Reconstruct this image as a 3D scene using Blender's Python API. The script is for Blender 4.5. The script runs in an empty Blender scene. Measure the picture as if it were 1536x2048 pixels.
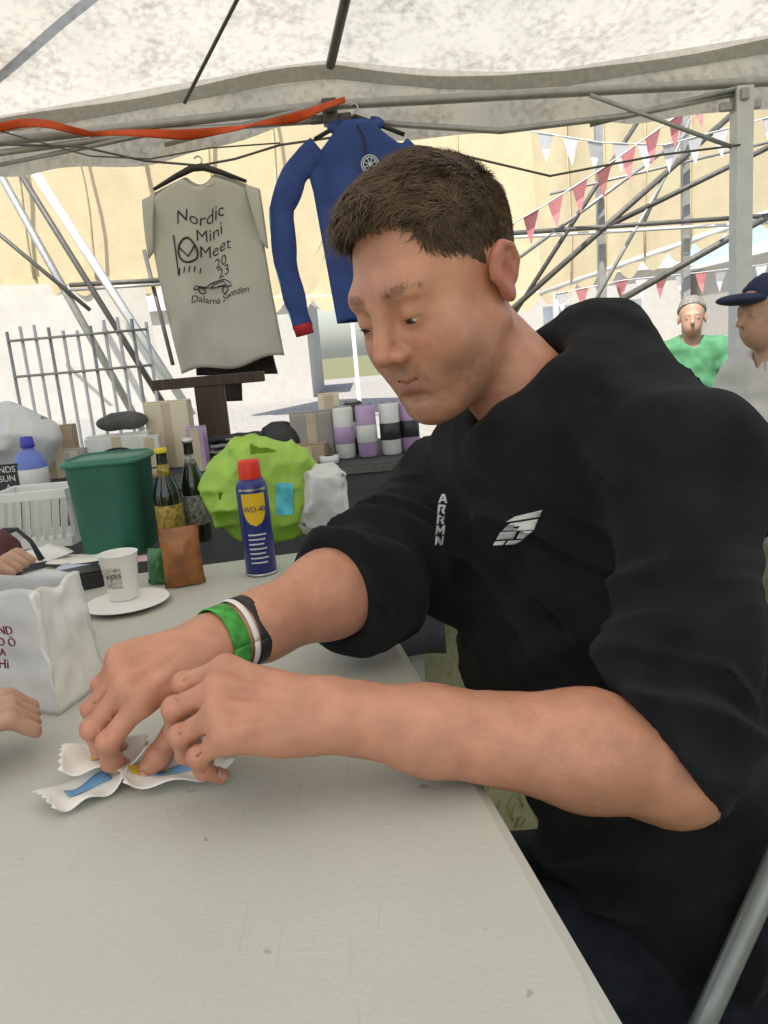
import bpy, math, random
import numpy as np
from mathutils import Vector, Matrix
random.seed(7); np.random.seed(7)
PI = math.pi
S = bpy.context.scene
COL = S.collection

# ------------------------------------------------------------------ camera
CAM = np.array([0.0, 0.0, 1.10]); FPX = 1550.0
PITCH, ROLL = math.radians(12.0), math.radians(5.0)
_F = np.array([0, math.cos(PITCH), -math.sin(PITCH)])
_R0 = np.array([1.0, 0, 0]); _U0 = np.array([0, math.sin(PITCH), math.cos(PITCH)])
CR = math.cos(ROLL) * _R0 - math.sin(ROLL) * _U0
CU = math.sin(ROLL) * _R0 + math.cos(ROLL) * _U0
cd = bpy.data.cameras.new('camera'); cam = bpy.data.objects.new('camera', cd); COL.objects.link(cam)
cd.sensor_fit = 'VERTICAL'; cd.sensor_height = 24.0; cd.lens = FPX / 2048 * 24.0
cd.clip_start = 0.02; cd.clip_end = 800
cam.matrix_world = Matrix(((CR[0], CU[0], -_F[0], CAM[0]), (CR[1], CU[1], -_F[1], CAM[1]),
                           (CR[2], CU[2], -_F[2], CAM[2]), (0, 0, 0, 1)))
S.camera = cam

def ray(x, y):
    return _F + (x - 768) / FPX * CR - (y - 1024) / FPX * CU
def A(x, y, t):          # a place seen along (x, y), t metres in front of the camera
    return CAM + t * ray(x, y)
def Zp(x, y, z):         # on a horizontal plane
    d = ray(x, y); return CAM + d * ((z - CAM[2]) / d[2])
def Yp(x, y, Y):         # on an upright plane
    d = ray(x, y); return CAM + d * (Y / d[1])

# ------------------------------------------------------------------ light
SUN_EL, SUN_AZ = math.radians(56), math.radians(205)      # azimuth: where the sun stands, clockwise from +Y
w = bpy.data.worlds.new('World'); S.world = w; w.use_nodes = True
nt = w.node_tree; bg = nt.nodes['Background']
sky = nt.nodes.new('ShaderNodeTexSky'); sky.sky_type = 'NISHITA'; sky.sun_disc = False
sky.sun_elevation = SUN_EL; sky.sun_rotation = SUN_AZ; sky.dust_density = 2.0
nt.links.new(sky.outputs[0], bg.inputs[0]); bg.inputs[1].default_value = 0.14
sd = bpy.data.lights.new('sun', 'SUN'); sd.energy = 4.2; sd.angle = math.radians(0.5); sd.color = (1, .955, .88)
sun = bpy.data.objects.new('sun', sd); COL.objects.link(sun)
sdir = Vector((math.sin(SUN_AZ) * math.cos(SUN_EL), math.cos(SUN_AZ) * math.cos(SUN_EL), math.sin(SUN_EL)))
sun.rotation_euler = sdir.to_track_quat('Z', 'Y').to_euler()
S.view_settings.view_transform = 'Standard'; S.view_settings.look = 'None'
S.view_settings.gamma = 1.0; S.view_settings.use_curve_mapping = False
S.view_settings.exposure = 0.72
S.render.engine = 'CYCLES'
S.cycles.use_denoising = True; S.cycles.max_bounces = 10; S.cycles.diffuse_bounces = 5
S.cycles.transmission_bounces = 8; S.cycles.transparent_max_bounces = 8
S.cycles.sample_clamp_indirect = 8.0; S.cycles.caustics_reflective = False; S.cycles.caustics_refractive = False

# ------------------------------------------------------------------ materials
_mc = {}
def mat(name, col, rough=.6, spec=.4, noise=None, namt=.15, bump=0., bscale=None, sheen=0., metal=0.,
        trans=0., sss=0., col2=None, detail=4., stretch=None, coat=0., emit=0.):
    """Principled material with a noise-driven colour change and fine relief in object space."""
    if name in _mc: return _mc[name]
    m = bpy.data.materials.new(name); m.use_nodes = True; _mc[name] = m
    n = m.node_tree.nodes; l = m.node_tree.links; p = n['Principled BSDF']
    c = (*col, 1) if len(col) == 3 else col
    p.inputs['Base Color'].default_value = c; p.inputs['Roughness'].default_value = rough
    p.inputs['Specular IOR Level'].default_value = spec; p.inputs['Metallic'].default_value = metal
    if sheen: p.inputs['Sheen Weight'].default_value = sheen
    if coat: p.inputs['Coat Weight'].default_value = coat
    if sss:
        p.inputs['Subsurface Weight'].default_value = sss; p.inputs['Subsurface Radius'].default_value = (1, .35, .18)
        p.inputs['Subsurface Scale'].default_value = .006
    tc = n.new('ShaderNodeTexCoord'); vec = tc.outputs['Object']
    if stretch:
        mp = n.new('ShaderNodeMapping'); mp.inputs['Scale'].default_value = stretch
        l.new(vec, mp.inputs[0]); vec = mp.outputs[0]
    colout = None
    if noise:
        t = n.new('ShaderNodeTexNoise'); t.inputs['Scale'].default_value = noise; t.inputs['Detail'].default_value = detail
        l.new(vec, t.inputs['Vector'])
        mx = n.new('ShaderNodeMix'); mx.data_type = 'RGBA'
        r = n.new('ShaderNodeValToRGB'); r.color_ramp.elements[0].position = .3; r.color_ramp.elements[1].position = .7
        l.new(t.outputs[0], r.inputs[0]); l.new(r.outputs[0], mx.inputs[0])
        d2 = col2 if col2 else tuple(min(1, v * (1 + namt)) for v in col)
        d1 = col if col2 else tuple(v * (1 - namt) for v in col)
        mx.inputs[6].default_value = (*d1, 1); mx.inputs[7].default_value = (*d2, 1)
        l.new(mx.outputs[2], p.inputs['Base Color']); colout = mx.outputs[2]
    if bump:
        t2 = n.new('ShaderNodeTexNoise'); t2.inputs['Scale'].default_value = bscale or 60; t2.inputs['Detail'].default_value = 5
        l.new(vec, t2.inputs['Vector'])
        b = n.new('ShaderNodeBump'); b.inputs['Strength'].default_value = bump; b.inputs['Distance'].default_value = .01
        l.new(t2.outputs[0], b.inputs['Height']); l.new(b.outputs[0], p.inputs['Normal'])
    if trans:
        out = n['Material Output']; tb = n.new('ShaderNodeBsdfTranslucent'); ms = n.new('ShaderNodeMixShader')
        tb.inputs[0].default_value = c
        if colout: l.new(colout, tb.inputs[0])
        ms.inputs[0].default_value = trans
        l.new(p.outputs[0], ms.inputs[1]); l.new(tb.outputs[0], ms.inputs[2]); l.new(ms.outputs[0], out.inputs[0])
    return m

# ------------------------------------------------------------------ objects
ORG = {}
def thing(name, label, cat, loc=(0, 0, 0), group=None, rotz=0., kind=None):
    o = bpy.data.objects.new(name, None); COL.objects.link(o); o.empty_display_size = .05
    o.location = tuple(float(v) for v in loc); o.rotation_euler = (0, 0, rotz)
    o['label'] = label; o['category'] = cat
    if group: o['group'] = group
    if kind: o['kind'] = kind
    ORG[o.name] = np.array(loc, float); return o
def rootof(o):
    while o.parent: o = o.parent
    return o
def raw(name, V, Fc, m, parent=None, local=False, smooth=False, bevel=0., solid=0., off=-1., sub=0, label=None, kind=None):
    V = np.asarray(V, float)
    if parent is not None and not local: V = V - ORG[rootof(parent).name]
    me = bpy.data.meshes.new(name); me.from_pydata(V.tolist(), [], [tuple(int(i) for i in f) for f in Fc]); me.update()
    if smooth: me.polygons.foreach_set('use_smooth', [True] * len(me.polygons))
    for q in (m if isinstance(m, (list, tuple)) else [m]): me.materials.append(q)
    o = bpy.data.objects.new(name, me); COL.objects.link(o)
    if parent is not None: o.parent = parent
    if solid:
        s = o.modifiers.new('solidify', 'SOLIDIFY'); s.thickness = solid; s.offset = off
    if sub:
        s = o.modifiers.new('subsurf', 'SUBSURF'); s.levels = sub; s.render_levels = sub
    if bevel:
        b = o.modifiers.new('bevel', 'BEVEL'); b.width = bevel; b.segments = 2; b.limit_method = 'ANGLE'; b.angle_limit = .6
    if label: o['label'] = label
    if kind: o['kind'] = kind
    return o
def tagged(o, label, cat, group=None, kind=None):
    o['label'] = label; o['category'] = cat
    if group: o['group'] = group
    if kind: o['kind'] = kind
    return o
def copy_tree(o, parent=None):
    c = o.copy(); COL.objects.link(c)
    if parent is not None: c.parent = parent
    for ch in list(o.children): copy_tree(ch, c)
    return c
def basis(z, xhint=(1, 0, 0)):
    z = np.array(z, float); z /= np.linalg.norm(z); x = np.array(xhint, float); x = x - z * (x @ z)
    if np.linalg.norm(x) < 1e-6: x = np.array([0, 1., 0]); x = x - z * (x @ z)
    x /= np.linalg.norm(x); return np.column_stack([x, np.cross(z, x), z])
def rotz(a):
    c, s = math.cos(a), math.sin(a); return np.array([[c, -s, 0], [s, c, 0], [0, 0, 1.]])

class MB:
    def __init__(s): s.v = []; s.f = []
    def add(s, V, Fc):
        o = len(s.v); s.v += [tuple(map(float, p)) for p in V]; s.f += [tuple(i + o for i in f) for f in Fc]; return s
    def box(s, c, sz, R=None, taper=1.0):
        c = np.array(c, float); h = np.array(sz, float) / 2; R = np.eye(3) if R is None else R; V = []
        for z in (-1, 1):
            k = taper if z > 0 else 1.
            for x, y in ((-1, -1), (1, -1), (1, 1), (-1, 1)): V.append(c + R @ (h * np.array([x * k, y * k, z])))
        return s.add(V, [(0, 3, 2, 1), (4, 5, 6, 7), (0, 1, 5, 4), (1, 2, 6, 5), (2, 3, 7, 6), (3, 0, 4, 7)])
    def tube(s, P, r, n=8, cap=True):
        P = np.array(P, float); N = len(P); r = np.broadcast_to(np.array(r, float), (N,)); V = []; Fc = []
        T = np.gradient(P, axis=0); up = np.array([0, 0, 1.]); B = basis(T[0], (0.3, .9, .1))
        x = B[:, 0]
        for i in range(N):
            t = T[i] / (np.linalg.norm(T[i]) + 1e-12); x = x - t * (x @ t); x /= np.linalg.norm(x); y = np.cross(t, x)
            for k in range(n):
                a = 2 * PI * k / n; V.append(P[i] + r[i] * (math.cos(a) * x + math.sin(a) * y))
        for i in range(N - 1):
            for k in range(n):
                k2 = (k + 1) % n; Fc.append((i * n + k, i * n + k2, (i + 1) * n + k2, (i + 1) * n + k))
        if cap: Fc.append(tuple(reversed(range(n)))); Fc.append(tuple(range((N - 1) * n, N * n)))
        return s.add(V, Fc)
    def lathe(s, prof, c=(0, 0, 0), R=None, n=24, wob=None):
        c = np.array(c, float); R = np.eye(3) if R is None else R; V = []; Fc = []
        for (r, z) in prof:
            for k in range(n):
                a = 2 * PI * k / n; rr = r * (1 if wob is None else wob(a, z)); V.append(c + R @ np.array([rr * math.cos(a), rr * math.sin(a), z]))
        m = len(prof)
        for i in range(m - 1):
            for k in range(n):
                k2 = (k + 1) % n; Fc.append((i * n + k, i * n + k2, (i + 1) * n + k2, (i + 1) * n + k))
        if prof[0][0] > 1e-5: Fc.append(tuple(reversed(range(n))))
        if prof[-1][0] > 1e-5: Fc.append(tuple(range((m - 1) * n, m * n)))
        return s.add(V, Fc)
    def grid(s, fn, nu, nv):
        V = [fn(i / nu, j / nv) for j in range(nv + 1) for i in range(nu + 1)]
        Fc = [(j * (nu + 1) + i, j * (nu + 1) + i + 1, (j + 1) * (nu + 1) + i + 1, (j + 1) * (nu + 1) + i) for j in range(nv) for i in range(nu)]
        return s.add(V, Fc)
    def poly(s, pts): return s.add(pts, [tuple(range(len(pts)))])
    def obj(s, name, m, parent=None, **k): return raw(name, s.v, s.f, m, parent, **k)
def part(name, mb, m, parent=None, **k): return mb.obj(name, m, parent, **k)

def vnoise(P, sc, seed=0):
    """smooth value noise in [-1, 1] at points P (N,3)"""
    P = np.asarray(P, float) * sc + seed * 17.31; I = np.floor(P).astype(np.int64); f = P - I; f = f * f * (3 - 2 * f)
    def h(i, j, k):
        q = (i * 374761393 + j * 668265263 + k * 2147483647 + seed * 974711) & 0x7fffffff
        q = ((q ^ (q >> 13)) * 1274126177) & 0x7fffffff; q = q ^ (q >> 16)
        return (q & 0xffff) / 32767.5 - 1
    r = 0
    for a in (0, 1):
        for b in (0, 1):
            for c in (0, 1):
                wt = (f[:, 0] if a else 1 - f[:, 0]) * (f[:, 1] if b else 1 - f[:, 1]) * (f[:, 2] if c else 1 - f[:, 2])
                r = r + wt * h(I[:, 0] + a, I[:, 1] + b, I[:, 2] + c)
    return r
def n1(x, y, z, sc, seed=0): return float(vnoise(np.array([[x, y, z]]), sc, seed)[0])

def text(name, s, size, m, parent, M3, pos, shear=0., spacing=1., local=False, align='CENTER', depth=.0006, label=None):
    cu = bpy.data.curves.new(name, 'FONT'); cu.body = s; cu.size = size; cu.align_x = align; cu.shear = shear
    cu.space_character = spacing; cu.extrude = depth; cu.resolution_u = 3
    to = bpy.data.objects.new(name, cu); COL.objects.link(to)
    dg = bpy.context.evaluated_depsgraph_get(); me = bpy.data.meshes.new_from_object(to.evaluated_get(dg))
    V = np.array([v.co[:] for v in me.vertices]); Fc = [tuple(p.vertices) for p in me.polygons]
    bpy.data.objects.remove(to); bpy.data.curves.remove(cu); bpy.data.meshes.remove(me)
    W = V @ np.array(M3).T + np.array(pos)
    return raw(name, W, Fc, m, parent, local=local, label=label)

# ------------------------------------------------------------------ signed distance shapes
def cap(p, a, b, ra, rb):
    a = np.asarray(a, float); b = np.asarray(b, float); ba = b - a
    h = np.clip(((p - a) @ ba) / (ba @ ba + 1e-12), 0, 1)
    return np.linalg.norm(p - a - h[:, None] * ba, axis=1) - (ra + h * (rb - ra))
def ell(p, c, r, R=None):
    q = p - np.asarray(c, float)
    if R is not None: q = q @ R
    r = np.asarray(r, float); k0 = np.linalg.norm(q / r, axis=1); k1 = np.linalg.norm(q / (r * r), axis=1)
    return k0 * (k0 - 1) / np.maximum(k1, 1e-9)
def sph(p, c, r): return np.linalg.norm(p - np.asarray(c, float), axis=1) - r
def smin(a, b, k):
    h = np.clip(.5 + .5 * (b - a) / k, 0, 1); return b * (1 - h) + a * h - k * h * (1 - h)
def smax(a, b, k): return -smin(-a, -b, k)

def surface(fn, lo, hi, vox, nb=8, reach=.95):
    """sparse surface nets: mesh of fn = 0"""
    lo = np.array(lo, float); hi = np.array(hi, float); bs = vox * nb
    nbk = np.ceil((hi - lo) / bs).astype(int)
    g = np.stack(np.meshgrid(*[np.arange(k) for k in nbk], indexing='ij'), -1).reshape(-1, 3)
    d = fn(lo + (g + .5) * bs); act = g[np.abs(d) < bs * reach]
    L = np.arange(nb + 1); loc = np.stack(np.meshgrid(L, L, L, indexing='ij'), -1).reshape(-1, 3)
    dims = nbk * nb + 2; keys = []; pos = []; e0 = []; sg = []
    for s in range(0, len(act), 1500):
        a = act[s:s + 1500]; gi = (a[:, None, :] * nb + loc[None]).reshape(-1, 3)
        v = fn(lo + gi * vox).reshape(len(a), nb + 1, nb + 1, nb + 1)
        c = np.stack([v[:, i:i + nb, j:j + nb, k:k + nb] for i in (0, 1) for j in (0, 1) for k in (0, 1)], -1)
        ins = c < 0; hit = ins.any(-1) & ~ins.all(-1)
        bi, ii, jj, kk = np.nonzero(hit); cv = c[hit]
        cell = a[bi] * nb + np.stack([ii, jj, kk], -1)
        offs = np.array([(i, j, k) for i in (0, 1) for j in (0, 1) for k in (0, 1)], float)
        acc = np.zeros((len(cv), 3)); cnt = np.zeros(len(cv))
        for p in range(8):
            for q in range(p + 1, 8):
                if abs(offs[p] - offs[q]).sum() != 1: continue
                x = (cv[:, p] < 0) != (cv[:, q] < 0); t = np.where(x, cv[:, p] / (cv[:, p] - cv[:, q] + 1e-20), 0)
                acc += np.where(x[:, None], offs[p] + t[:, None] * (offs[q] - offs[p]), 0); cnt += x
        keys.append((cell[:, 0] * dims[1] + cell[:, 1]) * dims[2] + cell[:, 2]); pos.append(lo + (cell + acc / cnt[:, None]) * vox)
        e0.append(cell); sg.append(cv[:, [0, 4, 2, 1]] < 0)
    keys = np.concatenate(keys); pos = np.concatenate(pos); cell = np.concatenate(e0); sg = np.concatenate(sg)
    o = np.argsort(keys); keys, pos, cell, sg = keys[o], pos[o], cell[o], sg[o]
    def look(c):
        k = (c[:, 0] * dims[1] + c[:, 1]) * dims[2] + c[:, 2]; i = np.searchsorted(keys, k); i = np.clip(i, 0, len(keys) - 1)
        return np.where(keys[i] == k, i, -1)
    F_ = []
    for ax in range(3):
        u, v_ = (ax + 1) % 3, (ax + 2) % 3; m = sg[:, 0] != sg[:, 1 + ax]; c = cell[m]; inside = sg[m, 0]
        du = np.zeros(3, int); du[u] = 1; dv = np.zeros(3, int); dv[v_] = 1
        q = np.stack([look(c), look(c - du), look(c - du - dv), look(c - dv)], -1); ok = (q >= 0).all(1)
        q = q[ok]; ins = inside[ok]; q[~ins] = q[~ins][:, ::-1]; F_.append(q)
    return pos, np.concatenate(F_)
def fastmesh(name, V, Q, m, parent=None, smooth=True, attr=None):
    V = np.asarray(V, float)
    if parent is not None: V = V - ORG[rootof(parent).name]
    me = bpy.data.meshes.new(name); me.vertices.add(len(V)); me.vertices.foreach_set('co', V.ravel())
    k = Q.shape[1]; me.loops.add(Q.size); me.loops.foreach_set('vertex_index', Q.ravel().astype(np.int32))
    me.polygons.add(len(Q)); me.polygons.foreach_set('loop_start', (np.arange(len(Q)) * k).astype(np.int32))
    me.polygons.foreach_set('loop_total', np.full(len(Q), k, np.int32))
    if smooth: me.polygons.foreach_set('use_smooth', np.ones(len(Q), bool))
    me.update(calc_edges=True); me.validate()
    if attr is not None:
        for nm, val in attr.items():
            at = me.attributes.new(nm, 'FLOAT', 'POINT'); at.data.foreach_set('value', np.asarray(val, np.float32))
    for q in (m if isinstance(m, (list, tuple)) else [m]): me.materials.append(q)
    o = bpy.data.objects.new(name, me); COL.objects.link(o)
    if parent is not None: o.parent = parent
    return o
# ------------------------------------------------------------------ the man at the table
def skinmat(name, base):
    m = mat(name, base, rough=.43, spec=.5, noise=42, namt=.13, bump=.16, bscale=650, sss=.15, detail=8)
    n = m.node_tree.nodes; l = m.node_tree.links; p = n['Principled BSDF']
    src = p.inputs['Base Color'].links[0].from_socket
    for at, c in (('red', (.43, .145, .10)), ('lip', (.34, .115, .095)), ('beard', (.19, .12, .09)), ('brow', (.045, .03, .022))):
        a = n.new('ShaderNodeAttribute'); a.attribute_name = at
        mx = n.new('ShaderNodeMix'); mx.data_type = 'RGBA'; mx.inputs[7].default_value = (*c, 1)
        l.new(a.outputs['Fac'], mx.inputs[0]); l.new(src, mx.inputs[6]); src = mx.outputs[2]
    l.new(src, p.inputs['Base Color']); return m
M_SKIN = skinmat('skin', (.53, .25, .158))
M_SHIRT = mat('black_cotton', (.0145, .0152, .0175), rough=1., spec=.06, noise=14, namt=.35, bump=.35, bscale=620, sheen=.05)
M_TROUS = mat('dark_denim', (.014, .016, .022), rough=.9, spec=.15, noise=30, namt=.35, bump=.25, bscale=700)
M_HAIR = mat('brown_hair', (.125, .080, .050), rough=.5, spec=.35, noise=70, namt=.5)

HC = A(873, 576, .82); HS = 1.0
_th, _ph, _rl = math.radians(46), math.radians(22), math.radians(4)
_fh = np.array([-math.sin(_th), -math.cos(_th), 0])
_fw = _fh * math.cos(_ph) - np.array([0, 0, 1]) * math.sin(_ph)
_up = _fh * math.sin(_ph) + np.array([0, 0, 1]) * math.cos(_ph)
_lf = np.cross(_up, _fw)
_lf, _up = _lf * math.cos(_rl) + _up * math.sin(_rl), _up * math.cos(_rl) - _lf * math.sin(_rl)
HR = np.column_stack([_lf, _fw, _up])                 # head axes: x to his left, y out of the face, z up
def h2w(q): return HC + HS * (np.asarray(q, float) @ HR.T)
def w2h(p): return ((p - HC) @ HR) / HS

def head_sdf(q):
    d = ell(q, (0, -.018, .036), (.074, .095, .088))
    d = smin(d, ell(q, (0, .024, -.022), (.061, .068, .088)), .03)
    d = smin(d, ell(q, (0, .030, -.076), (.047, .052, .036)), .028)
    for s in (1, -1):
        d = smin(d, cap(q, (s * .052, -.004, -.046), (s * .019, .064, -.100), .018, .015), .034)
        d = smin(d, ell(q, (s * .036, .058, -.036), (.028, .023, .030)), .026)
    d = smin(d, ell(q, (0, .074, -.102), (.020, .016, .016)), .016)
    d = smin(d, cap(q, (-.036, .075, .024), (.036, .075, .024), .010, .010), .024)
    for s in (1, -1):
        d = smax(d, -ell(q, (s * .032, .099, .000), (.021, .0155, .012)), .016)
    d = smin(d, cap(q, (0, .086, .012), (0, .1075, -.028), .0080, .0105), .012)
    for s in (1, -1):
        d = smin(d, ell(q, (s * .0125, .097, -.033), (.0075, .010, .0075)), .006)
        d = smax(d, -sph(q, (s * .0075, .103, -.0435), .0036), .003)
    d = smin(d, ell(q, (0, .071, -.064), (.033, .0175, .025)), .016)
    d = smax(d, -cap(q, (0, .098, -.047), (0, .097, -.053), .0028, .003), .005)
    for s in (1, -1):
        d = smin(d, cap(q, (0, .0905, -.0595), (s * .0280, .0775, -.0588), .0044, .0025), .005)
        d = smin(d, cap(q, (0, .0890, -.0705), (s * .026, .0780, -.0614), .0052, .0028), .005)
        d = smax(d, -cap(q, (0, .0950, -.0653), (s * .0315, .0800, -.0575), .0019, .0012), .002)
    d = smax(d, -cap(q, (-.014, .0890, -.0830), (.014, .0890, -.0830), .003, .003), .009)
    for s in (1, -1):                                                 # eyelids over the eyeballs
        c = (s * .0315, .0755, .0005); lid = sph(q, c, .0136)
        slit = np.maximum(np.abs((q[:, 2] + .0052) + .28 * (q[:, 1] - .0905)) - .0013, -(q[:, 1] - .079))
        d = smin(d, smax(lid, -slit, .0015), .0075)
        e = q * np.array([s, 1, 1])                                   # ear
        cR = np.array([[.90, .35, .0], [-.35, .92, -.1], [0, .1, 1.]])
        e = (e - np.array([.076, -.010, -.002])) / .88 + np.array([.076, -.010, -.002])
        ear = smin(ell(e, (.078, -.012, -.004), (.0085, .020, .030), cR), ell(e, (.083, -.018, .010), (.0045, .016, .019), cR), .004)
        pts = [(.079, .002, .004), (.084, -.003, .020), (.088, -.016, .027), (.090, -.029, .019), (.089, -.031, .002), (.084, -.022, -.016)]
        hx = np.full(len(q), 9.)
        for a, b in zip(pts[:-1], pts[1:]): hx = np.minimum(hx, cap(e, a, b, .0044, .0044))
        ear = smin(ear, hx, .007)
        ear = smin(ear, ell(e, (.081, -.010, -.028), (.006, .009, .010)), .006)
        ear = smax(ear, -ell(e, (.0930, -.011, -.003), (.0085, .0085, .0135)), .005); ear = smin(ear, cap(e, (.0865, -.020, -.010), (.0875, -.021, .014), .0028, .0024), .004)
        ear = smin(ear, cap(e, (.078, .004, -.004), (.082, .000, -.010), .0045, .004), .004)
        ear = ear * .88
        d = smin(d, ear, .004)
    return d

FING = ((.0285, .088, (.044, .026, .021), .0094), (.0075, .091, (.048, .030, .022), .0096),
        (-.0135, .087, (.044, .027, .021), .0090), (-.032, .078, (.034, .020, .019), .0079))
def hand_frame(W, K, N, side):
    X = K - W; X = X / np.linalg.norm(X); N = np.array(N, float); N = N - X * (N @ X); N /= np.linalg.norm(N)
    return dict(W=np.array(W), X=X, N=N, Y=side * np.cross(X, N))
def hand_bones(h, curls, spread=(6, 1, -4, -9), thumb=((.60, .62, -.50), 20, 25), s=1.0):
    B = np.column_stack([h['X'], h['Y'], h['N']]); f = []
    for (y, x, L, r), (c1, c2, c3), sp in zip(FING, curls, spread):
        p = np.array([x, y, .002 - abs(y - .006) * .12]); pts = [p]; a = 0
        for Li, ci in zip(L, (c1, c2, c3)):
            a += math.radians(ci); az = math.radians(sp)
            p = p + Li * np.array([math.cos(a) * math.cos(az), math.cos(a) * math.sin(az), -math.sin(a)]); pts.append(p)
        f.append((np.array([h['W'] + s * (B @ q) for q in pts]), r * s))
    d0 = np.array(thumb[0], float); d0 /= np.linalg.norm(d0); p = np.array([.022, .024, -.012]); pts = [p]
    ax = np.cross(d0, (-.1, -.75, -.65)); ax /= np.linalg.norm(ax)
    for Li, ci in zip((.046, .034, .028), (0, thumb[1], thumb[2])):
        d0 = np.array(Matrix.Rotation(math.radians(ci), 3, Vector(ax)) @ Vector(d0)); p = p + Li * d0; pts.append(p)
    f.append((np.array([h['W'] + s * (B @ q) for q in pts]), .0118 * s)); h['bones'] = f; h['s'] = s; h['B'] = B; return h
def hand_sdf(p, h):
    s = h['s']; q = ((p - h['W']) @ h['B']) / s
    d = np.full(len(p), 9.)
    for (y, x, L, r) in FING: d = smin(d, cap(q, (.004, y * .42, .0), (x, y, -.003), .0145, .0125), .012)
    d = smin(d, ell(q, (.036, .022, -.014), (.030, .017, .016)), .014)
    d = smin(d, ell(q, (.040, -.024, -.010), (.032, .012, .015)), .014)
    d = smin(d, cap(q, (-.03, 0, 0), (.012, 0, 0), .0245, .020), .02)
    for (y, x, L, r) in FING: d = smin(d, cap(q, (.022, y * .45, .0095), (x - .012, y * .96, .0105), .0040, .0036), .007)
    for a, b in (((.018, -.012, .0125), (.045, -.022, .0118)), ((.045, -.022, .0118), (.066, -.012, .0118)), ((.012, .006, .0140), (.040, .014, .0130)), ((.040, .014, .0130), (.070, .019, .0112)), ((.045, -.022, .0118), (.068, -.030, .0085))):
        d = smin(d, cap(q, a, b, .0018, .0016), .004)
    d = d * s
    out = d.copy()
    for i, (P, r) in enumerate(h['bones']):
        t = np.full(len(p), 9.); k = r * .94
        rr = (r * 1.08, r * 1.0, r * .9, r * .74)
        for j in range(3):
            t = smin(t, cap(p, P[j], P[j + 1], rr[j], rr[j + 1]), .003)
        for j in (1, 2): t = smin(t, sph(p, P[j] + h['N'] * .001, rr[j] * 1.06), .004)
        if i < 4: t = smin(t, sph(p, P[0] + h['N'] * .0035, r * 1.02), .006)
        dv = P[3] - P[2]; dv /= np.linalg.norm(dv); nl = h['N'] - dv * (h['N'] @ dv); nl /= np.linalg.norm(nl)
        for j, dj in ((1, -.0035), (1, .0), (1, .0035), (2, 0.)):        # creases over the knuckles
            a_ = P[j] - P[j - 1]; a_ = a_ / np.linalg.norm(a_); c_ = P[j] + a_ * dj + h['N'] * rr[j] * 1.09; s_ = np.cross(a_, h['N']); s_ /= np.linalg.norm(s_)
            t = smax(t, -cap(p, c_ - s_ * .005, c_ + s_ * .005, .0008, .0008), .0016)
        out = np.minimum(out, smin(d, t, .009))
    return out
def nails(h, name, parent, m):
    V = []
    for i, (P, r) in enumerate(h['bones']):
        dv = P[3] - P[2]; dv /= np.linalg.norm(dv); a = P[1] - P[0]
        side = np.cross(dv, h['N']) if i < 4 else np.cross(dv, h['N'] + .8 * h['Y'])
        side /= np.linalg.norm(side); nl = np.cross(side, dv); rr = r * .82
        c = P[2] + dv * np.linalg.norm(P[3] - P[2]) * .80
        mb = MB()
        def fn(u, v):
            ang = (u - .5) * 1.75; wv = 1 - .35 * abs(2 * v - 1) ** 3
            ang *= wv
            return c + dv * (v - .45) * r * 1.45 + rr * 1.04 * (math.sin(ang) * side + math.cos(ang) * nl)
        mb.grid(fn, 6, 5); part('fingernail', mb, m, parent, smooth=True, solid=.0005, off=1.)

# joints
R_SH, R_EL, R_WR = A(885, 980, 1.06), A(728, 1172, .90), A(425, 1288, .745)
L_SH, L_EL, L_WR = A(1382, 948, .74), A(1345, 1540, .655), A(660, 1428, .63)
NECK0 = h2w((0, -.030, -.075)); NECK1 = A(1100, 850, .865)
H_R = hand_bones(hand_frame(R_WR, A(272, 1352, .695), (.25, -.35, 1.), -1),
                 ((40, 55, 30), (46, 58, 35), (52, 60, 38), (56, 60, 40)), thumb=((.78, .42, -.42), 14, 22))
H_L = hand_bones(hand_frame(L_WR, A(458, 1400, .615), (.10, -.55, 1.), 1),
                 ((44, 52, 28), (48, 50, 32), (52, 54, 32), (54, 54, 36)), thumb=((.74, .30, -.80), 10, 14))
CORE = [(NECK1, A(1180, 1080, .95), .05), (A(1180, 1080, .95), A(1260, 1500, .96), .06), (NECK1, R_SH, .035), (NECK1, L_SH, .035)]
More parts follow.
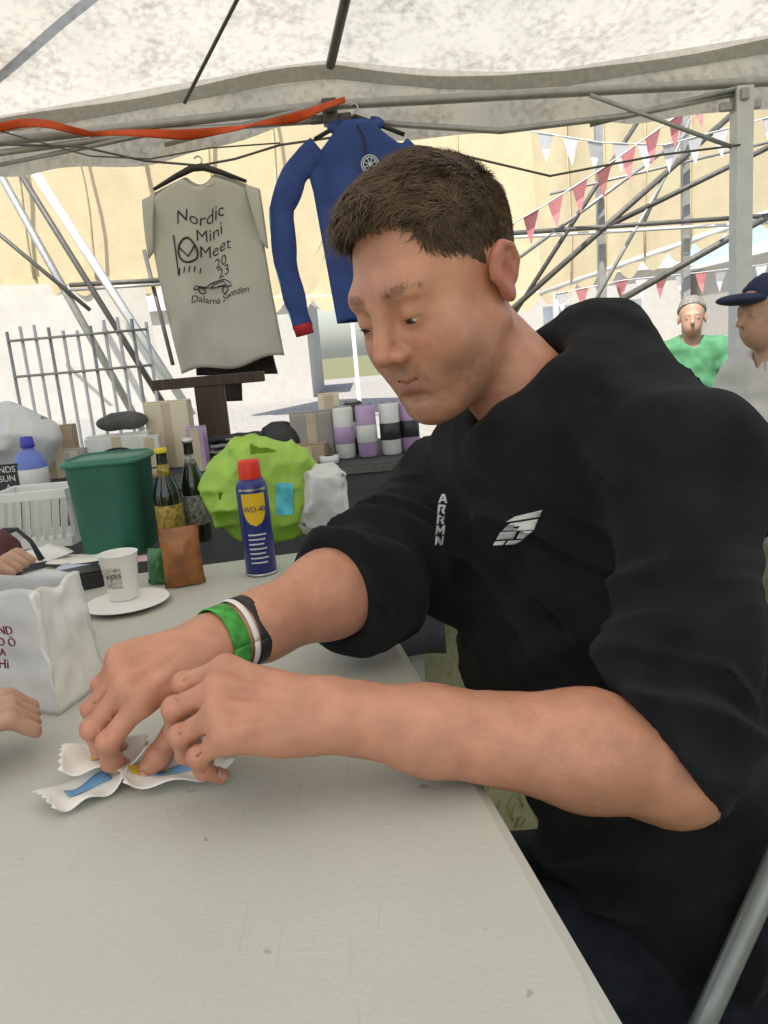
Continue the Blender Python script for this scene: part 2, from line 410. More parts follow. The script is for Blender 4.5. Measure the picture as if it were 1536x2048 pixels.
def body_sdf(p):
    d = np.full(len(p), 9.)
    def grp(lo, hi, fn, k):
        m = ((p > np.minimum(lo, hi) - .05) & (p < np.maximum(lo, hi) + .05)).all(1)
        if m.any(): d[m] = smin(d[m], fn(p[m]), k)
    grp(HC - .16, HC + .16, lambda x: head_sdf(w2h(x)) * HS, .001)
    nk = lambda x: cap(x, NECK0, NECK1, .052, .060)
    grp(np.minimum(NECK0, NECK1) - .06, np.maximum(NECK0, NECK1) + .06, nk, .022)
    for a, b, r in CORE: grp(np.minimum(a, b) - r, np.maximum(a, b) + r, lambda x: cap(x, a, b, r, r), .03)
    for sh, el_, wr, h, bulge in ((R_SH, R_EL, R_WR, H_R, (0, 0, .006)), (L_SH, L_EL, L_WR, H_L, (0, -.004, .008))):
        grp(np.minimum(sh, el_) - .06, np.maximum(sh, el_) + .06, lambda x: cap(x, sh, el_, .046, .042), .01)
        def fore(x):
            m1 = el_ + (wr - el_) * .26 + np.array(bulge); m2 = el_ + (wr - el_) * .72
            f = cap(x, el_, m1, .042, .0475); f = smin(f, cap(x, m1, m2, .0455, .0335), .02)
            f = smin(f, cap(x, m2, wr, .0335, .0272), .02)
            return smin(f, sph(x, el_ + (el_ - wr) / np.linalg.norm(el_ - wr) * .012, .034), .02)
        grp(np.minimum(el_, wr) - .06, np.maximum(el_, wr) + .06, fore, .02)
        al = np.array([h['W']] + [P for P, r in h['bones'] for P in P])
        grp(al.min(0) - .04, al.max(0) + .04, lambda x: hand_sdf(x, h), .014)
    return d
man = thing('person', 'man in black hooded sweatshirt with short brown hair bending over the near table', 'person',
            Zp(1420, 2030, 0))
V, Q = surface(body_sdf, (-.40, .40, .55), (.62, 1.30, 1.40), .0023)
V = V + (vnoise(V, 140, 3) * .00025)[:, None]
q = w2h(V); near = np.linalg.norm(q, axis=1) < .17
def soft(x, a, b): return np.clip((x - a) / (b - a), 0, 1)
lip = np.minimum(cap(q, (-.024, .082, -.0635), (.024, .082, -.0635), .0075, .0075), cap(q, (0, .0935, -.0665), (0, .092, -.0665), .009, .009))
lip = soft(-lip, -.0015, .002) * near * (q[:, 1] > .07)
bd = soft(-q[:, 2], .040, .062) * soft(q[:, 1], -.005, .03) * (np.abs(q[:, 0]) < .075)
must = soft(.010 - np.abs(q[:, 2] + .052), 0, .005) * soft(.030 - np.abs(q[:, 0]), 0, .008) * (q[:, 1] > .07)
bd = np.maximum(bd, must) * near * (1 - lip) * (.36 + .18 * vnoise(q, 190, 5)) * soft(q[:, 2], -.135, -.105)
brow = np.minimum(cap(q, (.015, .089, .0245), (.034, .086, .0280), .0035, .0032), cap(q, (.034, .086, .0280), (.049, .073, .0240), .0032, .0014))
brow2 = np.minimum(cap(q, (-.015, .089, .0245), (-.034, .086, .0280), .0035, .0032), cap(q, (-.034, .086, .0280), (-.049, .073, .0240), .0032, .0014))
brow = soft(-np.minimum(brow, brow2), -.0035, .001) * near
lash = np.maximum(cap(q, (.020, .092, -.0035), (.043, .086, -.0035), .0022, .0018) < 0, cap(q, (-.020, .092, -.0035), (-.043, .086, -.0035), .0022, .0018) < 0)
red = np.zeros(len(V))
red = np.maximum(red, .45 * soft(.026 - np.linalg.norm(q - (0, .108, -.03), axis=1), 0, .02))
red = np.maximum(red, .75 * soft(np.abs(q[:, 0]), .075, .083)) * near
for s in (1, -1): red = np.maximum(red, near * .34 * soft(.03 - np.linalg.norm(q - (s * .042, .07, -.028), axis=1), 0, .02))
for h in (H_R, H_L):
    for P, r in h['bones']:
        for j in (0, 1, 2, 3): red = np.maximum(red, .40 * soft(.016 - np.linalg.norm(V - P[j], axis=1), 0, .012))
body = fastmesh('body', V, Q, M_SKIN, man, attr=dict(lip=lip * .95, beard=bd, brow=np.maximum(brow * .35, lash * .9), red=red))
M_NAIL = mat('nail', (.48, .26, .19), rough=.3, spec=.5, noise=90, namt=.08)
for h in (H_R, H_L): nails(h, 'fingernail', man, M_NAIL)
M_EYE = mat('eye_white', (.72, .69, .66), rough=.15, spec=.6, noise=60, namt=.05)
M_IRIS = mat('iris', (.06, .05, .04), rough=.1, spec=.6, noise=300, namt=.3)
for s in (1, -1):
    e = MB().lathe([(.0001, -.0124)] + [(.0124 * math.sin(a), -.0124 * math.cos(a)) for a in np.linspace(.2, PI - .2, 12)] + [(.0001, .0124)], h2w((s * .0315, .0755, .0005)), basis(HR @ np.array([0, .8, -.6])), 18).obj('eyeball', M_EYE, man, smooth=True)
    ir = MB().lathe([(.0056, .0115), (.0050, .0127), (.0001, .0131)], h2w((s * .0315, .0755, .0005)), basis(HR @ np.array([0, .8, -.6])), 16).obj('iris', M_IRIS, e, smooth=True)

# hair: a cap close to the scalp and thousands of fine tapered strands
def strands(name, P, N, D, L, lift, r0, wob, m, parent, K=4):
    """P roots, N outward normals, D combing directions: one mesh of thin three-sided strands"""
    P, N, D = [np.asarray(a, float) for a in (P, N, D)]; n = len(P); bc = lambda a: np.broadcast_to(np.asarray(a, float), (n,))[:, None]
    L, lift, r0, wob = bc(L), bc(lift), bc(r0), bc(wob)
    D = D - N * (D * N).sum(1, keepdims=True); D = D / (np.linalg.norm(D, axis=1, keepdims=True) + 1e-9); Sd = np.cross(N, D); V = np.zeros((n, K, 3, 3))
    for i in range(K):
        t = i / (K - 1); c = P - N * .0006 + D * L * t * (1 - .15 * lift * t) + N * lift * L * (t - .55 * t * t) * 1.3 + Sd * wob * L * t * t
        r = r0 * (1 - t) ** .6 + .00002
        for k in range(3): a = 2 * PI * k / 3; V[:, i, k] = c + r * (math.cos(a) * Sd + math.sin(a) * N)
    base = (np.arange(n) * K * 3)[:, None]; q = []
    for i in range(K - 1):
        for k in range(3): k2 = (k + 1) % 3; q.append(base + np.array([[i * 3 + k, i * 3 + k2, i * 3 + 3 + k2, i * 3 + 3 + k]]))
    return fastmesh(name, V.reshape(-1, 3), np.concatenate(q), m, parent)
SC0 = np.array([0, -.018, .036]); SCR = np.array([.0752, .0962, .0892])
def hairmask(P, ed=0.):
    x, y, z = P[:, 0], P[:, 1], P[:, 2]; ax = np.abs(x)
    lim = np.where(y > .035, .088 - .25 * ax - 2.2 * np.maximum(0, ax - .045) - np.maximum(0, .055 - y) * 1.1,
          np.where(y > -.004, np.where(y < .019, -.022 + .9 * np.maximum(y - .006, 0), .012 + (y - .015) * .9), np.where(y > -.03, np.where(ax > .070, .026, -.02), -.058)))
    return z > lim + ed
rng = np.random.default_rng(11)
N_ = rng.normal(size=(60000, 3)); N_ /= np.linalg.norm(N_, axis=1, keepdims=True); P_ = SC0 + N_ * SCR
fade = rng.normal(size=len(P_)) * .0045; keep = hairmask(P_, fade); P_ = P_[keep]; N_ = N_[keep]
sel = rng.permutation(len(P_))[:26000]; P_ = P_[sel]; N_ = N_[sel]; nh = len(P_)
x, y, z = P_.T; cl = vnoise(P_, 55, 2); cl2 = vnoise(P_, 28, 6); cl3 = vnoise(P_, 110, 8)
fr = np.clip((y + .07) / .14, 0, 1); top = np.clip((z + .015 * cl - .066) / .042, 0, 1); top = top * top * (3 - 2 * top)
hi = np.clip((z - .02) / .06, 0, 1); c3 = lambda a, b, c: np.stack([np.broadcast_to(a, (nh,)), np.broadcast_to(b, (nh,)), np.broadcast_to(c, (nh,))], 1)
Dt = c3(.45 * cl + .40 * cl2 + .2 * cl3 - .35, 1.0, .2); Ds = c3(.2 * cl, .10 + .5 * cl, -.9 + 1.1 * hi * (y > -.05))
Dh = Ds * (1 - top)[:, None] + Dt * top[:, None] + rng.normal(size=(nh, 3)) * .14
Lh = ((.005 + .013 * hi) * (1 - top) + (.022 + .026 * fr + .010 * cl + .006 * cl3) * top) * rng.uniform(.7, 1.2, nh)
lf_ = (.25 + .2 * hi + .12 * cl) * (1 - top) + (.36 + .62 * fr + .3 * cl2) * top
hair = strands('hair', h2w(P_), N_ @ HR.T, Dh @ HR.T, Lh, lf_, rng.uniform(.00035, .0008, nh), rng.normal(size=nh) * .22, M_HAIR, man)
nu, nv = 72, 44; A_, B_ = np.meshgrid(np.arange(nu) * 2 * PI / nu, np.arange(nv + 1) * PI / nv); nn = np.stack([np.cos(A_) * np.sin(B_), np.sin(A_) * np.sin(B_), np.cos(B_)], -1).reshape(-1, 3)
cv = SC0 + nn * (SCR + .0006); ok = hairmask(cv, .008); I_ = np.arange((nv + 1) * nu).reshape(nv + 1, nu); R2 = np.roll(I_, -1, 1)
qd = np.stack([I_[:-1], I_[1:], R2[1:], R2[:-1]], -1).reshape(-1, 4); qd = qd[ok[qd].all(1)]
fastmesh('scalp_hair', h2w(cv), qd, mat('scalp', (.075, .048, .034), rough=.8, noise=300, namt=.3), hair)
# brows, lashes, stubble, arm hair: short strands rooted on the body's own surface
me_ = body.data; VN = np.zeros(len(me_.vertices) * 3); me_.vertices.foreach_get('normal', VN); VN = VN.reshape(-1, 3)
VW = np.zeros(len(me_.vertices) * 3); me_.vertices.foreach_get('co', VW); VW = VW.reshape(-1, 3) + ORG[man.name]; QH = w2h(VW)
def rooted(name, w_, n, D, L, lift, r, m, wob=.3, jit=.0011):
    w_ = np.clip(w_, 0, None); id_ = rng.choice(len(w_), n, p=w_ / w_.sum()); Nn = VN[id_]; j_ = rng.normal(size=(n, 3)) * jit; j_ -= Nn * (j_ * Nn).sum(1, keepdims=True)
    return strands(name, VW[id_] + j_, Nn, D(id_) + rng.normal(size=(n, 3)) * wob, L * rng.uniform(.6, 1.2, n), lift, r, rng.normal(size=n) * .2, m, man, K=3)
M_BROW = mat('brow_hair', (.075, .047, .031), rough=.6, noise=90, namt=.3)
rooted('eyebrow', brow * (QH[:, 0] > 0), 240, lambda i: (np.array([.9, 0, .35]) @ HR.T)[None] * np.ones((len(i), 1)), .0052, .22, .00016, M_BROW, .2, .0007)
rooted('eyebrow', brow * (QH[:, 0] < 0), 240, lambda i: (np.array([-.9, 0, .35]) @ HR.T)[None] * np.ones((len(i), 1)), .0052, .22, .00016, M_BROW, .2, .0007)
rooted('eyelash', lash.astype(float), 260, lambda i: (np.array([0, .75, -.55]) @ HR.T)[None] * np.ones((len(i), 1)), .0050, .9, .00016, M_BROW, .15, .0004)
rooted('stubble', bd, 5200, lambda i: (np.array([0, .2, -.9]) @ HR.T)[None] * np.ones((len(i), 1)), .0017, .6, .00013, M_BROW, .4)
for sh_, wr_ in ((R_EL, R_WR), (L_EL, L_WR)):
    ax_ = (wr_ - sh_); Lx = np.linalg.norm(ax_); ax_ /= Lx; tt_ = ((VW - sh_) @ ax_) / Lx; dd = np.linalg.norm(VW - sh_ - tt_[:, None] * Lx * ax_, axis=1)
    w_ = ((tt_ > .05) & (tt_ < 1.02) & (dd < .07)) * np.clip(VN[:, 2] + .25, 0, 1) * np.clip(1.15 - tt_, .15, 1)
    rooted('arm_hair', w_, 1300, lambda i: np.cross(VN[i], ax_) * .8 + ax_ * .7, .009, .18, .00003, mat('arm_hair', (.30, .165, .09), rough=.5, noise=60, namt=.2), .35)

# sweatshirt
CH = A(1165, 1090, .965); BL = A(1235, 1420, .99); PV = A(1370, 1800, 1.0); HOOD = A(1208, 728, .90)
AX = L_SH - R_SH; AX = AX / np.linalg.norm(AX)
SPN = CH - PV; SPN = SPN / np.linalg.norm(SPN); AXo = AX - SPN * (AX @ SPN); AXo /= np.linalg.norm(AXo)
TR = np.column_stack([AXo, np.cross(SPN, AXo), SPN])
NAX = (NECK0 - NECK1) / np.linalg.norm(NECK0 - NECK1)
def sleeve(p, sh, el_, wr, r0, r1, hem, seed, cn=None):
    a = el_ - sh; L = np.linalg.norm(a); ax = a / L
    f = cap(p, sh, el_ - ax * (.018 if cn is not None else 0.), r0, r1); fa = wr - el_; Lf = np.linalg.norm(fa); fx = fa / Lf
    if cn is None: f = smin(f, cap(p, el_, el_ + fx * (hem + .01), r1, .056), .03)
    t = np.clip(((p - sh) @ ax) / L, 0, 1.05); tn = vnoise(p, 14, seed)
    wv = np.sin((t * L * 95 + tn * 2.6 + (p - sh) @ AXo * 22)); wv = (wv + .35 * np.sin(2 * np.arcsin(np.clip(wv, -1, 1)) + 1)) * soft(t, .15, .8) * .0060
    wv = wv + vnoise(p * np.array([1, 1, 1.6]), 26, seed + 1) * .004
    u_ = (p - sh) @ ax; cr = np.clip(1 - np.abs(vnoise(np.stack([(u_ + .02 * tn) * 26, (p @ AXo) * 5, p[:, 2] * 4], 1), 1., seed + 2)) * 1.6, 0, 1) ** 2.2
    f = f + wv * .8 - .014 * cr * soft(t, .12, .7)
    cut = (p - el_) @ (fx if cn is None else cn) - hem - .004 * tn; f = f - .0022 * soft(cut, -.0215, -.0195)
    f = smax(f, cut, .010)
    carve = np.maximum(cap(p, el_ + fx * (.025 if cn is not None else -.005), wr, .0480, .0390), -(cut + .020)); f = smax(f, -carve, .004)
    return np.minimum(f, np.maximum(cap(p, sh, el_, .0535, .0525), cut + .004))
def shirt_sdf(p):
    d = ell(p, CH, (.205, .125, .25), TR)
    d = smin(d, ell(p, BL, (.185, .135, .24), TR), .10)
    d = smin(d, ell(p, PV, (.185, .15, .17), TR), .08)
    d = smin(d, cap(p, NECK1 + np.array([0, .0, -.035]), L_SH, .070, .060), .06)
    d = smin(d, cap(p, NECK1 + np.array([0, .0, -.035]), R_SH, .075, .060), .06)
    s = (p - CH) @ TR
    fold = vnoise(np.stack([(s[:, 0] + s[:, 2] * .9 + .03 * vnoise(p, 8, 21)) * 30, (s[:, 0] - s[:, 2]) * 5, s[:, 1] * 6], 1), 1., 27) * .021 * soft(s[:, 2], -.30, .05)
    fold = fold + vnoise(np.stack([(s[:, 2] - s[:, 0] * .25 + .03 * vnoise(p, 8, 22)) * 34, s[:, 0] * 7, s[:, 1] * 6], 1), 1., 28) * .020 * soft(-s[:, 2], -.02, .18)
    def crease(u, v, w_, seed): return np.clip(1 - np.abs(vnoise(np.stack([u, v, w_], 1), 1., seed)) * 1.6, 0, 1) ** 2.5
    wp = .035 * vnoise(p, 6, 24)
    d = d + .55 * fold + vnoise(p, 24, 23) * .003 - .015 * crease((s[:, 0] + .8 * s[:, 2] + wp) * 15, (s[:, 0] - s[:, 2]) * 4, s[:, 1] * 5, 25) * soft(s[:, 2], -.28, .0)
    d = d - .016 * crease((s[:, 2] - .3 * s[:, 0] + wp) * 17, s[:, 0] * 4, s[:, 1] * 5, 26) * soft(-s[:, 2], -.05, .15)
    d = smin(d, ell(p, A(905, 1150, 1.0), (.07, .06, .055)), .05)
    # hood lying on the shoulders, its rim round the neck
    hd = ell(p, HOOD, (.066, .066, .074)); hd = smin(hd, cap(p, HOOD + [.01, 0, -.05], L_SH + (HOOD - L_SH) * .12 + [0, 0, .0], .05, .050), .06)
    hd = hd + vnoise(p * np.array([1, 1, 1.8]), 22, 31) * .008 + vnoise(p, 48, 32) * .003
    d = smin(d, hd, .065)
    rq = p - (NECK1 + NAX * .018); h_ = rq @ NAX; rr = np.linalg.norm(rq - h_[:, None] * NAX, axis=1)
    rim = np.sqrt((rr - .078) ** 2 + (h_ * .62) ** 2) - .022 + vnoise(p, 30, 33) * .004
    d = smin(d, rim, .022)
    d = smin(d, sleeve(p, R_SH, R_EL, R_WR, .066, .057, .050, 41), .035)
    d = smin(d, sleeve(p, L_SH, L_EL, L_WR, .064, .060, -.002, 51, -.82 * CR - .57 * CU), .03)
    return smax(d, -cap(p, NECK1 - NAX * .02, NECK0 + NAX * .05, .062, .060), .012)
V, Q = surface(shirt_sdf, (-.20, .40, .35), (.95, 1.45, 1.38), .0047, reach=1.5)
shirt = fastmesh('sweatshirt', V, Q, M_SHIRT, man)
def hit(x, y, fn=shirt_sdf, t0=.3, off=.0012):
    d = ray(x, y); dn = np.linalg.norm(d); t = t0
    for _ in range(90):
        v = fn((CAM + t * d)[None])[0]; t += max(v * .6, -.01) / dn
        if abs(v) < .0003: break
    return CAM + (t - off / dn) * d
M_PRINT = mat('white_print', (.62, .62, .62), rough=.6, noise=40, namt=.04)
def printed(polys, name, parent, fn=shirt_sdf, m=None, kind=None):
    mb = MB()
    for pts in polys:            # each quad of the print is split so that it follows the cloth
        a, b, c, d = [np.array(q_, float) for q_ in pts]
        mb.grid(lambda u, v: hit(*((a * (1 - u) + b * u) * (1 - v) + (d * (1 - u) + c * u) * v), fn=fn), 4, 4)
    return part(name, mb, m or M_PRINT, parent, smooth=True, solid=.0008, off=1.)
printed([((1030, 1033), (1084, 1021), (1079, 1034), (1012, 1044)), ((1020, 1047), (1076, 1038), (1068, 1060), (1004, 1062)),
         ((1000, 1065), (1034, 1063), (1026, 1078), (992, 1080)), ((1040, 1063), (1066, 1062), (1046, 1078), (1032, 1078)),
         ((990, 1083), (1012, 1082), (1006, 1090), (986, 1091)), ((1016, 1082), (1044, 1081), (1030, 1089), (1010, 1090))], 'chest_print', shirt)
def glyph(x, y, s_, kind):
    R_ = {'R': [((0, 0), (4, 0), (2, 16), (-2, 16)), ((4, 0), (13, 1), (12, 5), (4, 4)), ((9, 4), (13, 4), (11, 9), (7, 9)), ((5, 8), (9, 8), (12, 16), (7, 16))],
          'A': [((5, 0), (8, 0), (2, 16), (-2, 16)), ((6, 0), (10, 0), (14, 16), (10, 16)), ((3, 9), (10, 9), (11, 12), (2, 12))],
          'M': [((0, 0), (3, 0), (2, 16), (-2, 16)), ((3, 0), (7, 9), (5, 13), (1, 4)), ((11, 0), (14, 0), (6, 13), (5, 9)), ((11, 0), (15, 0), (13, 16), (9, 16))],
          'N': [((0, 0), (3, 0), (2, 16), (-2, 16)), ((2, 0), (5, 0), (12, 16), (8, 16)), ((11, 0), (14, 0), (12, 16), (9, 16))]}[kind]
    return [tuple((x + a * s_, y + b * s_) for a, b in q_) for q_ in R_]
pr = []
for i, k in enumerate('ARRMN'): pr += glyph(878 - i * 1.5, 988 + i * 21, 1.15, k)
printed(pr, 'vertical_print', shirt)

# trousers, shoes
HIP_L, HIP_R = PV + AXo * .09 - SPN * .04, PV - AXo * .10 - SPN * .04
KN_L, KN_R = HIP_L + np.array([-.40, .06, -.02]), HIP_R + np.array([-.40, .10, -.02])
FT_L, FT_R = KN_L * [1, 1, 0] + [.06, .02, .10], KN_R * [1, 1, 0] + [.06, .02, .10]
def trous(p):
    d = ell(p, PV - SPN * .09, (.19, .155, .15), TR)
    for a, b, c in ((HIP_L, KN_L, FT_L), (HIP_R, KN_R, FT_R)):
        d = smin(d, cap(p, a, b, .105, .075), .05); d = smin(d, cap(p, b, c, .072, .055), .03)
    return d + vnoise(p, 18, 61) * .007 + np.sin(p @ np.array([50., 20, 30]) + 3 * vnoise(p, 9, 62)) * .003
V, Q = surface(trous, np.minimum(KN_L, KN_R).clip(-9, 9) * [1, 1, 0] + [-.25, -.3, .02], np.maximum(HIP_L, HIP_R) + [.35, .35, .25], .009)
fastmesh('trousers', V, Q, M_TROUS, man)
M_SHOE = mat('black_shoe', (.02, .02, .022), rough=.6, noise=40, namt=.3)
for f_ in (FT_L, FT_R):
    def shoe(p, c=f_): return smax(smin(ell(p, c * [1, 1, 0] + [-.07, 0, .045], (.145, .048, .05)), ell(p, c * [1, 1, 0] + [0, 0, .07], (.055, .045, .07)), .03), .004 - p[:, 2], .006)
    V, Q = surface(shoe, f_ * [1, 1, 0] + [-.25, -.09, -.02], f_ * [1, 1, 0] + [.12, .09, .2], .007); fastmesh('shoe', V, Q, M_SHOE, man)
# wristbands on his right wrist
def band(t0, t1, m, name, r, lbl):
    ax = R_EL - R_WR; L = np.linalg.norm(ax); axn = ax / L; B = basis(axn); mb = MB()
    def fn(u, v):
        a = 2 * PI * u; t = t0 + (t1 - t0) * v; return R_WR + ax * t + (r + .0008 * math.sin(3 * a)) * (math.cos(a) * B[:, 0] + math.sin(a) * B[:, 1])
    mb.grid(fn, 40, 3); return part(name, mb, m, man, smooth=True, solid=.0014, off=1., label=lbl)
M_BW = mat('white_band', (.78, .77, .74), rough=.4, noise=30, namt=.05); M_BK = mat('black_band', (.02, .02, .022), rough=.5, noise=60, namt=.4)
M_BG = mat('green_band', (.06, .34, .05), rough=.6, noise=90, namt=.45, bump=.2, bscale=500)

band(.150, .205, M_BK, 'wristband', .0345, 'black cloth wristband'); band(.110, .138, M_BW, 'wristband', .0345, 'white paper wristband')
band(.005, .095, M_BG, 'wristband', .0325, 'green cloth festival wristband')
# ------------------------------------------------------------------ ground
def gz(u, v):
    x, y = (u - .5), (v - .5); X, Y = 240 * abs(x) ** 2.2 * np.sign(x) * 2.4, 240 * abs(y) ** 2.2 * np.sign(y) * 2.4
    return (X, Y, 0.012 * n1(X, Y, 0, .6, 4))
g = MB().grid(gz, 70, 70).obj('ground', mat('turf_soil', (.14, .16, .06), rough=.95, noise=3.2, col2=(.22, .20, .11), bump=.5, bscale=60), smooth=True); g['kind'] = 'structure'
gp = MB().grid(lambda u, v: (-9 + 22 * u, 5.0 + 26 * v, .020 + .008 * n1(u * 22, v * 26, 0, .7, 8)), 30, 30).obj('gravel_path', mat('gravel', (.33, .31, .28), rough=.95, noise=24, namt=.3, bump=.6, bscale=90), smooth=True); gp['kind'] = 'structure'
# grass blades near the table, as one mass
rng = np.random.default_rng(3); gv = []; gf = []
for i in range(15000):
    x, y = rng.uniform(-1.3, 2.0), rng.uniform(.3, 4.6)
    h = rng.uniform(.02, .06); a = rng.uniform(0, 2 * PI); b = rng.uniform(0, 2 * PI); wd = rng.uniform(.0015, .003); ln = rng.uniform(.2, .9) * h
    o = len(gv); c, s_ = math.cos(a) * wd, math.sin(a) * wd; z0 = -.012
    gv += [(x - c, y - s_, z0), (x + c, y + s_, z0), (x + c * .6 + .5 * ln * math.cos(b), y + s_ * .6 + .5 * ln * math.sin(b), h * .7), (x + ln * math.cos(b), y + ln * math.sin(b), h)]
    gf += [(o, o + 1, o + 2), (o, o + 2, o + 3)]
gr = raw('grass', gv, gf, mat('grass_blade', (.17, .21, .06), rough=.7, noise=2.5, col2=(.34, .33, .12), trans=.25)); gr['kind'] = 'stuff'; gr['label'] = 'short trodden grass under and around the tables'; gr['category'] = 'grass'

# ------------------------------------------------------------------ our canopy
def fabric(name, col, dirt, amt, tr):
    m = mat(name, col, rough=.8, spec=.2, noise=6, namt=.05, trans=tr, bump=.15, bscale=18, detail=3)
    n = m.node_tree.nodes; l = m.node_tree.links
    t = n.new('ShaderNodeTexNoise'); t.inputs['Scale'].default_value = 5; t.inputs['Detail'].default_value = 7; t.inputs['Roughness'].default_value = .62
    t3 = n.new('ShaderNodeTexNoise'); t3.inputs['Scale'].default_value = 38; t3.inputs['Detail'].default_value = 4
    tc = n['Texture Coordinate']; l.new(tc.outputs['Object'], t.inputs['Vector']); l.new(tc.outputs['Object'], t3.inputs['Vector'])
    mu = n.new('ShaderNodeMath'); mu.operation = 'MULTIPLY'; l.new(t.outputs[0], mu.inputs[0]); l.new(t3.outputs[0], mu.inputs[1])
    r = n.new('ShaderNodeValToRGB'); r.color_ramp.elements[0].position = .22; r.color_ramp.elements[1].position = .44
    l.new(mu.outputs[0], r.inputs[0]); p = n['Principled BSDF']; src = p.inputs['Base Color'].links[0].from_socket
    mx = n.new('ShaderNodeMix'); mx.data_type = 'RGBA'; mx.inputs[7].default_value = (*dirt, 1)
    k = n.new('ShaderNodeMath'); k.operation = 'MULTIPLY'; k.inputs[1].default_value = amt; l.new(r.outputs[0], k.inputs[0]); l.new(k.outputs[0], mx.inputs[0])
    l.new(src, mx.inputs[6]); l.new(mx.outputs[2], p.inputs['Base Color'])
    for x in n:
        if x.type == 'BSDF_TRANSLUCENT': l.new(mx.outputs[2], x.inputs[0])
    return m
M_ROOF = fabric('canopy_fabric', (.80, .755, .665), (.34, .31, .27), .7, .55)
M_CREAM = fabric('cream_fabric', (.66, .56, .36), (.54, .46, .30), .4, .30)
M_WHITEF = fabric('white_fabric', (.64, .62, .57), (.52, .50, .45), .4, .30)
M_TUBE = mat('aluminium_tube', (.36, .36, .345), rough=.45, spec=.5, metal=.35, noise=30, namt=.12)
M_TUBEW = mat('white_tube', (.62, .63, .63), rough=.5, noise=20, namt=.06)
M_DARKT = mat('dark_tube', (.10, .095, .085), rough=.5, noise=30, namt=.2)
M_HEM = mat('grey_webbing', (.34, .325, .29), rough=.85, noise=50, namt=.12, bump=.2, bscale=300)
YE = 3.10
epx = [(-900, 330), (-400, 285), (0, 232), (330, 172), (560, 132), (660, 120), (760, 130), (880, 140), (1000, 144), (1120, 138), (1250, 116), (1400, 92), (1536, 70), (2000, -10), (2500, -90)]
EP = np.array([Yp(x, y, YE) for x, y in epx]); EX = EP[:, 0]; EZ = EP[:, 2]
def ez(x): return float(np.interp(x, EX, EZ))
canopy = thing('canopy_tent', 'large pop-up canopy with stained white roof and grey frame over the near table', 'canopy', (EX[0], YE, 0))
def roof(u, v):
    x = EX[0] + (EX[-1] - EX[0]) * u; Y = YE - 6.1 * v; k = min(YE - Y, Y + 3.0); rise = min(k, 1.9) * .40  # roof lengthened unseen behind the camera to keep sun off the table
    return (x, Y, ez(x) * (1 - min(1, v * 3)) + 2.08 * min(1, v * 3) + rise - .018 * math.sin(min(1, v * 6) * PI) * (1 + .5 * n1(x, Y, 0, 3, 2)))
part('roof', MB().grid(roof, 80, 60), M_ROOF, canopy, smooth=True)
X = np.linspace(EX[0], EX[-1], 90)
hem = MB(); hem.grid(lambda u, v: (EX[0] + (EX[-1] - EX[0]) * u, YE + .012 + .004 * math.sin(40 * u), ez(EX[0] + (EX[-1] - EX[0]) * u) + .004 - .062 * v), 120, 2)
part('hem', hem, M_HEM, canopy, solid=.004)
def val(u, v):
    x = EX[0] + (EX[-1] - EX[0]) * u; k = .5 + .5 * math.sin(x * 5.2 + 1.2 * math.sin(x * 2.3)); L = .13 + .06 * k
    return (x, YE + .02 + .035 * math.sin(x * 13 + 1.5 * n1(x, 0, 0, 3, 1)) * v, ez(x) - .055 - L * v)
part('valance', MB().grid(val, 160, 8), M_ROOF, canopy, smooth=True)
def bar(name, P, r, m, parent, n=8): return part(name, MB().tube(P, r, n), m, parent, smooth=True)
YT = 3.0
T_ = lambda x, y, Y=YT: Yp(x, y, Y)
bar('top_rail', [T_(-900, 350), T_(0, 283), T_(660, 210), T_(1536, 163), T_(2400, 110)], .017, M_TUBE, canopy)
bar('lower_rail', [T_(-900, 372), T_(0, 306), T_(330, 262), T_(660, 240)], .011, M_TUBE, canopy)
bar('lower_rail', [T_(660, 240), T_(1000, 262), T_(1250, 232), T_(1480, 185)], .011, M_TUBE, canopy)
for a, b in (((660, 205), (330, 290)), ((330, 262), (0, 330)), ((1480, 175), (1180, 250)), ((1180, 190), (1480, 300))):
    bar('scissor_strut', [T_(*a, YT - .02), T_(*b, YT + .02)], .0085, M_TUBE, canopy, 6)
for x, y in ((660, 225), (1480, 200), (-160, 300)):
    c = T_(x, y); mb = MB(); mb.box(c, (.055, .055, .085)); mb.box(c + [0, -.03, .01], (.03, .03, .04)); mb.box(c + [.05, 0, -.02], (.05, .02, .03)); mb.box(c + [-.05, 0, -.02], (.05, .02, .03))
    part('joint', mb, M_DARKT if x == 660 else M_TUBE, canopy, bevel=.006)
def rafter(a, b, r, m, nm):
    p, q_ = Yp(*a, YE - .03), Yp(*b, YE - .36); p = p - [0, 0, .01]; bar(nm, [p, q_, q_ + (q_ - p) * 4.2], r, m, canopy, 6)
rafter((660, 125), (692, -6), .017, M_DARKT, 'rafter'); rafter((368, 200), (478, -8), .0065, M_DARKT, 'guy_rope')
rafter((1536, 160), (1720, -6), .012, M_TUBE, 'rafter'); rafter((-60, 250), (60, -8), .012, M_TUBE, 'rafter')
for x0, y0 in ((1484, 175), (-260, 300)):
    a = T_(x0, y0); part('leg', MB().box((a[0], a[1], a[2] / 2), (.062, .062, a[2])), M_TUBEW, canopy, bevel=.004)
for x0 in (-1.2, 2.2): part('leg', MB().box((x0, -2.9, 1.02), (.045, .045, 2.04)), M_TUBEW, canopy, bevel=.004)

